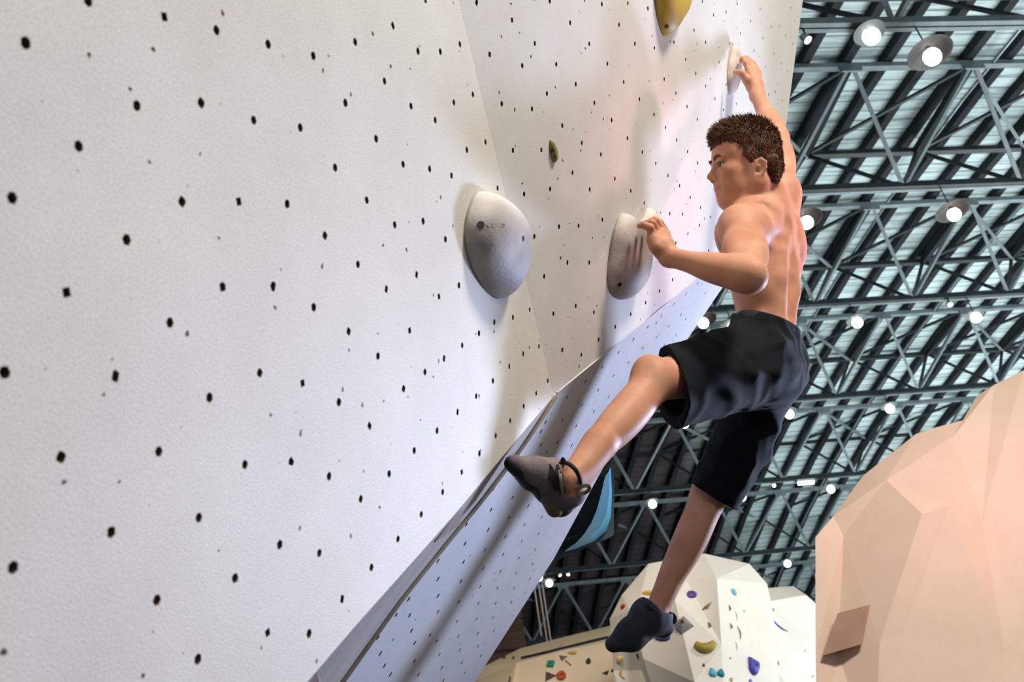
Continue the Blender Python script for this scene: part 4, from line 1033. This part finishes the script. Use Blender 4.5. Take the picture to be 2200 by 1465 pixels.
sdf_object('waistband', Wb, .0035, M_BAND, SHO, 1)

# --- left shoe
X_, Y_, Z_ = Vector((1, 0, 0)), Vector((0, 1, 0)), Vector((0, 0, 1))
L1 = Sdf()
toe = P(1104, 994, 2.085); ball_ = P(1146, 1016, 2.115); mid_ = P(1184, 1038, 2.15); heel = P(1203, 1072, 2.185)
L1.cone(toe, ball_, .0175, .029, .015); L1.cone(ball_, mid_, .029, .036, .02); L1.cone(mid_, heel, .036, .030, .02)
L1.cone(P(1190, 1028, 2.15), P(1224, 1054, 2.165), .037, .037, .02)
L1.cone(heel, P(1222, 1056, 2.175), .028, .026, .02)
L1.cone(ball_+Vector((0, .006, 0)), P(1186, 1018, 2.14), .026, .032, .02)
L1.cone(P(1244, 1012, 2.13), P(1222, 1036, 2.145), .038, .031, .004, 1)      # opening round the ankle
SL = sdf_object('climbing_shoe', L1, .003, M_SHOE, BODY, 1); tag(SL, 'grey and mauve climbing shoe with its toe on the lip')
R1 = Sdf()
R1.cone(toe+Vector((-.003, -.002, 0)), ball_+Vector((-.004, -.008, 0)), .0180, .0265, .012); R1.cone(ball_+Vector((-.004, -.008, 0)), P(1178, 1052, 2.155), .0265, .027, .015)
R1.cone(P(1178, 1052, 2.155), P(1203, 1077, 2.187), .027, .0295, .02)
R1.cone(P(1203, 1077, 2.187), P(1216, 1062, 2.185), .0295, .026, .02)
R1.half(P(1104, 989, 2.05), Vector((.50, .86, 0)).normalized())
rigid_r = sdf_object('rubber_rand', R1, .003, M_RUBBER, SL, 1)
so = Sdf(); so.cone(P(1168, 1056, 2.135), P(1192, 1092, 2.165), .016, .020, .01); sdf_object('heel_sole', so, .003, M_SOLE, SL, 1)
def strap(pts, w, t, m, nm, par, nrm=None):
    pts = spline(pts, 6); vs = []; fs = []
    for i, p in enumerate(pts):
        tn_ = (pts[min(i+1, len(pts)-1)]-pts[max(i-1, 0)]).normalized()
        nz = (nrm or Vector((0, 0, 1))); nz = (nz-tn_*nz.dot(tn_)).normalized(); sd = tn_.cross(nz)
        for a, b in ((-1, -1), (1, -1), (1, 1), (-1, 1)): vs.append(p + sd*(a*w/2) + nz*(b*t/2))
    for i in range(len(pts)-1):
        for q in range(4): fs.append((4*i+q, 4*i+(q+1) % 4, 4*i+4+(q+1) % 4, 4*i+4+q))
    fs.append((3, 2, 1, 0)); e = 4*(len(pts)-1); fs.append((e, e+1, e+2, e+3))
    return rigid(nm, vs, fs, m, par)
strap([P(1171, 996, 2.115), P(1182, 1008, 2.098), P(1190, 1030, 2.092), P(1196, 1052, 2.102)], .013, .004, M_STRAP, 'closure_strap', SL)
strap([P(1194, 1000, 2.115), P(1201, 1018, 2.098), P(1205, 1040, 2.098), P(1210, 1060, 2.115)], .012, .004, M_STRAP, 'closure_strap', SL)
strap([P(1203, 1010, 2.102), P(1205, 1028, 2.094), P(1207, 1046, 2.098), P(1210, 1062, 2.112)], .007, .004, M_MESH, 'mesh_patch', SL)
cl = [P(1207, 992, 2.14), P(1226, 999, 2.105), P(1240, 1014, 2.10), P(1247, 1032, 2.12), P(1244, 1044, 2.15), P(1230, 1030, 2.19), P(1212, 1003, 2.185)]
v_, f_ = tube_geo(spline(cl, 5, True), .0050, 8, closed=True); rigid('ankle_collar', v_, f_, M_STRAP, SL, True)
lp = [P(1238, 1054, 2.125), P(1250, 1045, 2.122), P(1263, 1044, 2.125), P(1266, 1051, 2.13), P(1256, 1059, 2.132), P(1238, 1061, 2.128)]
strap(lp, .008, .002, M_SOLE, 'heel_loop', SL)
bwk = [P(1206, 990, 2.125), P(1209, 984, 2.122), P(1213, 989, 2.122), P(1208, 993, 2.122), P(1203, 994, 2.122), P(1199, 999, 2.122)]
v_, f_ = tube_geo(spline(bwk, 4), .0028, 6); rigid('lace_knot', v_, f_, M_STRAP, SL, True)
# --- right shoe
L2 = Sdf()
L2.cone(P(1322, 1380, 2.720), P(1355, 1360, 2.730), 0.0228, 0.0376, 0.0228); L2.cone(P(1355, 1360, 2.730), P(1392, 1330, 2.760), 0.0376, 0.0456, 0.0228)
L2.cone(P(1392, 1330, 2.760), P(1424, 1345, 2.800), 0.0410, 0.0319, 0.0228); L2.cone(P(1392, 1318, 2.770), P(1412, 1318, 2.780), 0.0456, 0.0433, 0.0228)
L2.cone(P(1418, 1290, 2.785), P(1404, 1312, 2.775), 0.0456, 0.0410, 0.0046, 1)
SR = sdf_object('climbing_shoe', L2, 0.0040, M_SHOE_DK, BODY, 1); tag(SR, 'black climbing shoe on the free hanging foot')
R2 = Sdf(); R2.cone(P(1318, 1383, 2.718), P(1358, 1371, 2.725), 0.0234, 0.0319, 0.0171); R2.cone(P(1358, 1371, 2.725), P(1392, 1350, 2.750), 0.0319, 0.0296, 0.0228)
sdf_object('rubber_rand', R2, 0.0040, M_RUBBER, SR, 1)
strap([P(1380, 1300, 2.760), P(1392, 1306, 2.725), P(1410, 1318, 2.730), P(1432, 1322, 2.770)], 0.0160, 0.0057, M_STRAP, 'closure_strap', SR)
strap([P(1436, 1318, 2.780), P(1447, 1322, 2.780), P(1449, 1334, 2.785), P(1436, 1342, 2.790)], 0.0114, 0.0034, M_RUBBER, 'heel_loop', SR)
so2 = Sdf(); so2.cone(P(1406, 1336, 2.745), P(1418, 1352, 2.765), 0.0148, 0.0137, 0.0091); sdf_object('heel_sole', so2, 0.0034, M_SOLE, SR, 1)
# ---------------------------------------------------------------- holds on the near wall
M_HOLD = mat('chalked_toplit_grey_resin', srgb(176, 168, 164), .6, srgb(132, 124, 124), 7, .12, 160, lo=.38, hi=.62)
M_HOLD2 = mat('chalked_toplit_mauve_resin', srgb(186, 174, 166), .6, srgb(140, 124, 122), 9, .12, 160, lo=.4, hi=.62)
M_HOLD3 = mat('chalked_pale_resin', srgb(206, 192, 182), .6, srgb(184, 164, 154), 14, .1, 200)
M_GOLD = mat('mustard_resin', srgb(196, 160, 70), .5, srgb(176, 140, 56), 6, .08, 160)
M_OLIVE = mat('olive_resin', srgb(128, 120, 62), .5, srgb(150, 138, 80), 30, .08, 200)
M_BOLT = mat('zinc_bolt', srgb(120, 120, 124), .3, srgb(80, 80, 84), 60, metal=.9)
M_BOLT_D = mat('bolt_recess', srgb(34, 30, 30), .6, srgb(20, 18, 18), 60)
def chalk_lit_top(m, lo, hi, col):  # pale top: chalk together with painted light from above
    nt = m.node_tree; N = nt.nodes; L = nt.links; bs = N['Principled BSDF']; src = bs.inputs['Base Color'].links[0].from_socket
    tc = N.new('ShaderNodeTexCoord'); sx = N.new('ShaderNodeSeparateXYZ'); L.new(tc.outputs['Object'], sx.inputs[0])
    n = N.new('ShaderNodeTexNoise'); n.inputs['Scale'].default_value = 14; n.inputs['Detail'].default_value = 6; L.new(tc.outputs['Object'], n.inputs['Vector'])
    ad = N.new('ShaderNodeMath'); ad.operation = 'MULTIPLY_ADD'; ad.inputs[1].default_value = .07; L.new(n.outputs['Fac'], ad.inputs[0]); L.new(sx.outputs['Y'], ad.inputs[2])
    mr = N.new('ShaderNodeMapRange'); mr.inputs['From Min'].default_value = lo+.035; mr.inputs['From Max'].default_value = hi+.035; L.new(ad.outputs[0], mr.inputs['Value'])
    mx = N.new('ShaderNodeMix'); mx.data_type = 'RGBA'; L.new(mr.outputs[0], mx.inputs['Factor']); L.new(src, mx.inputs['A']); mx.inputs['B'].default_value = col
    L.new(mx.outputs['Result'], bs.inputs['Base Color'])
chalk_lit_top(M_HOLD, .02, .10, srgb(222, 216, 208)); chalk_lit_top(M_HOLD2, .04, .12, srgb(222, 214, 204))
def loft(k, out, apex, h, rings=12, p=.75, n=5, lift=0.0, e=1.0):
    """dome hold: contact outline on the wall plane rising to an apex over it (camera frame)"""
    nn = kn(k); pts = spline([kp(k, *q) for q in out], n, True); ap = kp(k, *apex); m_ = len(pts); vs = []; fs = []
    for i in range(rings):
        a = math.pi/2*i/rings; s = max(0, math.cos(a))**p
        for q in pts: vs.append(ap + (q-ap)*s + nn*(h*math.sin(a)**e+lift))
    vs.append(ap+nn*(h+lift)); t = len(vs)-1
    for i in range(rings-1):
        for j in range(m_): fs.append((i*m_+j, i*m_+(j+1) % m_, (i+1)*m_+(j+1) % m_, (i+1)*m_+j))
    for j in range(m_): fs.append(((rings-1)*m_+j, (rings-1)*m_+(j+1) % m_, t))
    fs.append(tuple(range(m_-1, -1, -1)))
    return vs, fs
def place(name, geos, m, label, cat='hold', smooth=True):
    vs = []; fs = []
    for v, f in geos:
        b = len(vs); vs += v; fs += [tuple(i+b for i in q) for q in f]
    c = sum(vs, Vector())/len(vs); me = fixnormals(mesh(name, [v-c for v in vs], fs)); mw = MC.to_4x4(); mw.translation = c2w(c)
    o = link(name, me, m, None, mw, smooth); setmw(o, mw); tag(o, label, cat); return o
def surf_on(o, px, py):
    """where a sight line meets an object already placed (camera frame point, normal)"""
    me = o.data; mw = parent_mw(o); bv = BVHTree.FromPolygons([tuple(mw @ v.co) for v in me.vertices], [tuple(p.vertices) for p in me.polygons])
    d = (PW(px, py, 1)-ORI).normalized(); h = bv.ray_cast(ORI, d)
    if h[0] is None: return None
    inv = MC.inverted(); n_ = inv @ h[1]; p_ = inv @ (h[0]-ORI)
    if n_.dot(p_) > 0: n_ = -n_
    return p_, n_
def disc(p, n_, r, t, seg=12, ring=0):
    a = n_.orthogonal().normalized(); b = n_.cross(a); vs = []
    for z in (-.002, t):
        for k in range(seg): vs.append(p + n_*z + (a*math.cos(2*math.pi*k/seg) + b*math.sin(2*math.pi*k/seg))*r)
    fs = [(k, (k+1) % seg, seg+(k+1) % seg, seg+k) for k in range(seg)] + [tuple(range(seg, 2*seg)), tuple(range(seg-1, -1, -1))]
    return vs, fs
def bolt(o, px, py, r=.006, m=None, t=.0015):
    q = surf_on(o, px, py)
    if q: rigid('bolt', *disc(q[0], q[1], r, t), m or M_BOLT_D, o)
HA1 = place('climbing_hold', [loft(KA, [(1026,411),(1006,445),(996,490),(1000,540),(1020,592),(1050,632),(1074,641),(1092,615),(1102,570),(1103,520),(1090,470),(1062,428)], (1062,505), .066, p=.74)], M_HOLD, 'big grey rounded teardrop hold at the seam in the middle of the wall')
bolt(HA1, 1033, 483, .0075); bolt(HA1, 1124, 512, .005, M_BOLT)
# embossed maker's mark: a ring and a long box
q = surf_on(HA1, 1049, 483); q2 = surf_on(HA1, 1082, 484)
if q: rigid('embossed_mark', *disc(q[0], q[1], .0035, .0012), M_HOLD, HA1)
if q and q2:
    fr = [surf_on(HA1, x, y) for x, y in ((1057, 480), (1083, 480.5), (1083, 487), (1057, 486.5))]
    if all(fr):
        pts = [a[0]+a[1]*.0004 for a in fr]; v_, f_ = tube_geo([pts[0].lerp(pts[1], t/4) for t in range(4)]+[pts[1]]+[pts[1].lerp(pts[2], .5)]+[pts[2].lerp(pts[3], t/4) for t in range(4)]+[pts[3]], .0009, 5, True)
        rigid('embossed_mark', v_, f_, M_HOLD, HA1)
HB2 = place('climbing_hold', [loft(KB, [(1334,458),(1318,492),(1308,540),(1304,590),(1309,625),(1324,642),(1345,641),(1364,618),(1372,580),(1372,540),(1366,505),(1350,474)], (1350,530), .062, p=.72),
    loft(KB, [(1370,482),(1379,468),(1388,449),(1394,449),(1400,468),(1404,500),(1401,525),(1392,537),(1382,522),(1374,503)], (1389,500), .040, p=.75)], M_HOLD2, 'two-horned grey hold gripped by his lower hand')
bolt(HB2, 1331, 611, .006)
HB1 = place('climbing_hold', [loft(KB, [(1575,97),(1568,118),(1563,150),(1562,178),(1567,205),(1574,192),(1580,165),(1582,135),(1580,110)], (1572,152), .034, p=.65)], M_HOLD3, 'pale fin-shaped hold pinched by his raised hand')
HY = place('climbing_hold', [loft(KB, [(1404,-40),(1407,5),(1412,42),(1420,70),(1429,76),(1445,52),(1462,20),(1468,-30),(1445,-75),(1418,-75)], (1434,-5), .055, p=.65)], M_GOLD, 'large mustard yellow hold cut off by the top edge of the picture')
bolt(HY, 1432, 57, .006)
HO_ = place('climbing_hold', [loft(KB, [(1181,300),(1180,316),(1184,338),(1189,349),(1193,343),(1192,326),(1187,308)], (1187,330), .012, p=.7)], M_OLIVE, 'tiny olive foot chip high on the wall right of the seam')
bolt(HO_, 1187, 322, .004, M_BOLT); bolt(HO_, 1191, 336, .0025, M_BOLT)
# wooden wedges on the lip
M_WEDGE = mat('brown_wood_wedge', srgb(150, 128, 120), .7, srgb(120, 100, 96), 30, .1, 80)
def wedge(pts, label):
    vs = [v + Vector((0, 0, .010)) for v in pts] + [v + Vector((-.004, .01, -.05)) for v in pts]
    return place('wooden_wedge', [(vs, [(0, 1, 2), (5, 4, 3), (0, 3, 4, 1), (1, 4, 5, 2), (2, 5, 3, 0)])], M_WEDGE, label, 'wedge', False)
def lipz(x, y, t): return P(x, y, kz(KA, x, y)*(1-t)+kz(KD, x, y)*t)
wedge([lipz(988, 1093, .15), lipz(934, 1164, .2), lipz(989, 1126, .75)], 'brown wooden wedge stuck under the lip halfway along the wall edge')
wedge([lipz(684, 1440, .05), lipz(655, 1475, .1), lipz(690, 1472, .3)], 'pinkish wooden wedge under the lip at the bottom edge of the picture')

# ---------------------------------------------------------------- holds on the boulders behind
HM = {}
def hm(c):
    if c not in HM:
        HM[c] = mat('resin_%d_%d_%d' % c, srgb(*c), .45, srgb(*[max(0, int(v*.82)) for v in c]), 9, .06, 60)
    return HM[c]
def hold(bvh, px, py, kind, w, h, ang, col, label, th=.5, bolted=False):
    p, n_ = on(bvh, px, py); n_ = n_ if n_.dot(ORI-p) > 0 else -n_
    z = F_.dot(p-ORI); s = z/FPX; W_, H_, T_ = w*s, h*s, max(w, h)*s*th*.6
    # wall frame turned by ang, its vertical as seen by the viewer
    v = U_ - n_*U_.dot(n_); v.normalize(); u = v.cross(n_); a = math.radians(ang)
    # undo the foreshortening of the facet so the outline keeps its proportions
    fu = max(.35, abs((u - F_*u.dot(F_)).length)); W_ /= fu
    ux = u*math.cos(a)+v*math.sin(a); vx = -u*math.sin(a)+v*math.cos(a)
    rot = Matrix((ux, vx, n_)).transposed()
    vs = []; fs = []; smooth = True
    if kind in ('drop', 'blob', 'tear'):
        prof = {'drop': .35, 'blob': 0, 'tear': .6}[kind]; R = 16; K = 6
        for i in range(K):
            t = math.pi/2*i/K; c = math.cos(t)**.7
            for q in range(R):
                b = 2*math.pi*q/R; x = math.cos(b); y = math.sin(b)
                x *= 1-prof*max(0, y); wob = 1+.08*math.sin(3*b+px)
                vs.append((x*W_/2*c*wob, y*H_/2*c*wob, T_*math.sin(t)))
        vs.append((0, 0, T_))
        for i in range(K-1):
            for q in range(R): fs.append((i*R+q, i*R+(q+1) % R, (i+1)*R+(q+1) % R, (i+1)*R+q))
        for q in range(R): fs.append(((K-1)*R+q, (K-1)*R+(q+1) % R, K*R))
    elif kind in ('pyr', 'tri'):
        smooth = False; R = 4 if kind == 'pyr' else 3; of = math.pi/2
        for sc, z_ in ((1, 0), (.94, T_*.14), (.12, T_)):
            for q in range(R):
                b = of+2*math.pi*q/R; vs.append((math.cos(b)*W_/2*sc*(1.0 if R == 4 else 1.1), math.sin(b)*H_/2*sc, z_))
        for i in range(2):
            for q in range(R): fs.append((i*R+q, i*R+(q+1) % R, (i+1)*R+(q+1) % R, (i+1)*R+q))
        fs.append(tuple(range(2*R, 3*R)))
    elif kind == 'cube':
        smooth = False
        for sc, z_ in ((1, 0), (1, T_*.6), (.75, T_)):
            for x, y in ((-1, -1), (1, -1), (1, 1), (-1, 1)): vs.append((x*W_/2*sc, y*H_/2*sc, z_))
        for i in range(2):
            for q in range(4): fs.append((4*i+q, 4*i+(q+1) % 4, 4*i+4+(q+1) % 4, 4*i+4+q))
        fs.append((8, 9, 10, 11))
    elif kind in ('kidney', 'crescent'):
        rr = H_*.28 if kind == 'kidney' else H_*.13
        pts = []; rad = []
        for i in range(13):
            t = -1+2*i/12; pts.append((t*(W_/2-rr), (H_*.5-rr)*(t*t*1.4-.6) if kind == 'kidney' else H_*.45*(t*t-.5), rr*.6)); rad.append(rr*(1-.35*t*t) if kind == 'kidney' else rr*max(.12, 1-t*t*.95))
        vs, fs = tube_geo(pts, rad, 10)
    elif kind == 'ring':
        pts = [(math.cos(2*math.pi*i/18)*W_*.3, math.sin(2*math.pi*i/18)*H_*.3, T_*.4) for i in range(18)]
        vs, fs = tube_geo(pts, W_*.22, 8, True)
    elif kind == 'stick':
        vs, fs = tube_geo([(-W_/2, 0, H_*.5), (0, 0, H_*.6), (W_/2, 0, H_*.5)], H_*.5, 8)
    me = fixnormals(mesh('climbing_hold', [Vector(v) for v in vs], fs)); mw = Matrix.Translation(p) @ rot.to_4x4()
    o = link('climbing_hold', me, hm(col), None, mw, smooth); setmw(o, mw); tag(o, label, 'hold')
    if bolted:
        dv_, df_ = disc(Vector((0, 0, T_)), Vector((0, 0, 1)), W_*.08, .004, 8); b_ = link('bolt', mesh('bolt', dv_, df_), M_BOLT_D); b_.parent = o
    return o
F, G, Hh = F_BVH, G_BVH, H_BVH
BR, DK, GR = (124, 92, 84), (44, 42, 42), (120, 118, 124)
hold(F, 1083, 1413, 'blob', 10, 8, 30, BR, 'small brown chip at the left end of the cream wall')
hold(F, 1103, 1414, 'tri', 12, 9, 200, (70, 72, 64), 'small dark three-pointed hold left of the black strip')
hold(F, 1206, 1389, 'blob', 16, 7, 8, (214, 164, 142), 'flat salmon pink hold above the black strip')
hold(F, 1230, 1403, 'blob', 19, 9, 8, (214, 180, 98), 'flat yellow hold under the black strip')
hold(F, 1209, 1413, 'tri', 20, 20, 180, (134, 110, 104), 'brown triangular volume pointing down on the cream wall')
hold(F, 1221, 1425, 'stick', 17, 3, -36, (206, 96, 56), 'thin orange baton below the brown triangular volume')
hold(F, 1183, 1427, 'cube', 14, 17, 5, (38, 150, 124), 'green square block hold on the cream wall', bolted=True)
hold(F, 1264, 1421, 'drop', 16, 11, 90, (22, 52, 44), 'dark green egg-shaped hold on the cream wall')
hold(F, 1180, 1453, 'tri', 30, 30, 40, (112, 90, 84), 'large brown triangular volume low on the cream wall', bolted=True)
hold(F, 1206, 1453, 'ring', 20, 25, 0, (200, 82, 52), 'orange ring hold at the bottom of the cream wall')
hold(F, 1302, 1446, 'tri', 18, 13, 215, (70, 56, 52), 'dark brown pointed hold near the right end of the cream wall')
hold(F, 1316, 1441, 'blob', 6, 9, 0, DK, 'tiny black hold at the right end of the cream wall')
hold(F, 1094, 1462, 'blob', 9, 9, 30, (90, 78, 70), 'small grey brown chip at the bottom left of the cream wall')
hold(G, 1339, 1303, 'drop', 9, 13, 20, (196, 62, 44), 'small red hold on the left edge of the white boulder')
hold(G, 1397, 1275, 'blob', 20, 13, 15, (226, 176, 96), 'orange yellow hold just left of his hanging shin')
hold(G, 1486, 1278, 'blob', 24, 20, 10, (92, 70, 150), 'round purple hold just right of his hanging shin', bolted=True)
hold(G, 1519, 1304, 'tri', 20, 12, 240, (150, 112, 98), 'small brown pointed hold, upper of two below the round purple one')
hold(G, 1524, 1344, 'tri', 20, 12, 240, (150, 112, 98), 'small brown pointed hold, lower of two below the round purple one')
hold(G, 1467, 1343, 'pyr', 46, 46, 0, (136, 128, 134), 'grey square pyramid volume right of his hanging shoe', bolted=True)
hold(G, 1516, 1391, 'kidney', 58, 38, 10, (178, 154, 66), 'big gold kidney-shaped hold on the white boulder')
hold(G, 1423, 1366, 'blob', 25, 24, 10, (88, 78, 160), 'blue violet hold directly below his hanging shoe')
hold(G, 1512, 1429, 'blob', 6, 9, 0, (110, 66, 96), 'tiny mauve hold below the gold kidney')
hold(G, 1531, 1445, 'drop', 18, 21, 10, (96, 180, 200), 'pale teal hold, left of the pair at the bottom')
hold(G, 1549, 1446, 'drop', 17, 18, -20, (16, 136, 154), 'deep teal hold, right of the pair at the bottom')
hold(G, 1331, 1417, 'blob', 12, 17, -20, (226, 190, 122), 'amber hold on the boulder corner under his hanging shoe')
hold(G, 1337, 1446, 'crescent', 28, 18, -70, (214, 170, 96), 'curved amber hold below the amber one on the boulder corner')
hold(G, 1371, 1409, 'blob', 7, 12, 20, DK, 'small black chip under the heel of his hanging shoe')
hold(G, 1576, 1272, 'drop', 10, 16, -10, (110, 186, 210), 'light blue drop hold at the top of the bright white facet')
hold(G, 1568, 1307, 'tri', 12, 11, 230, GR, 'small grey pointed hold, upper of two on the bright facet')
hold(G, 1571, 1346, 'tri', 12, 11, 230, GR, 'small grey pointed hold, lower of two on the bright facet')
hold(G, 1582, 1324, 'crescent', 16, 9, 60, (186, 196, 192), 'pale grey curved hold between the two grey pointed ones')
hold(G, 1599, 1313, 'blob', 5, 6, 0, (170, 206, 186), 'tiny pale green hold on the bright facet')
hold(G, 1588, 1360, 'crescent', 24, 13, 58, (96, 120, 128), 'slender grey blue hold slanting on the bright facet')
hold(G, 1582, 1388, 'crescent', 16, 8, 60, (176, 190, 186), 'pale slanting hold below the slender grey blue one')
hold(G, 1569, 1414, 'blob', 5, 4, 0, (80, 140, 136), 'tiny teal dot hold below the gold kidney on the right')
hold(G, 1617, 1430, 'tear', 27, 39, 12, (76, 74, 176), 'large violet blue teardrop hold at the bottom of the white boulder', bolted=True)
hold(G, 1571, 1460, 'blob', 9, 9, 0, (186, 160, 140), 'small beige hold at the bottom edge beside the deep teal one')
hold(G, 1612, 1463, 'blob', 9, 8, 0, (110, 112, 186), 'small blue hold cut by the bottom edge under the violet teardrop')
hold(Hh, 1659, 1310, 'blob', 9, 8, 0, (124, 120, 176), 'small lilac hold at the top of the plain white boulder')
hold(Hh, 1676, 1346, 'crescent', 34, 16, -58, (92, 86, 178), 'violet crescent hold on the plain white boulder')
hold(Hh, 1671, 1426, 'tri', 15, 10, 200, (150, 164, 156), 'grey green pointed hold low on the plain white boulder')
hold(Hh, 1729, 1398, 'tri', 9, 9, 0, (176, 192, 184), 'faint pale hold near the right edge of the plain white boulder')
hold(Hh, 1746, 1453, 'blob', 7, 5, 0, (180, 194, 186), 'faint pale dot at the lower right of the plain white boulder')
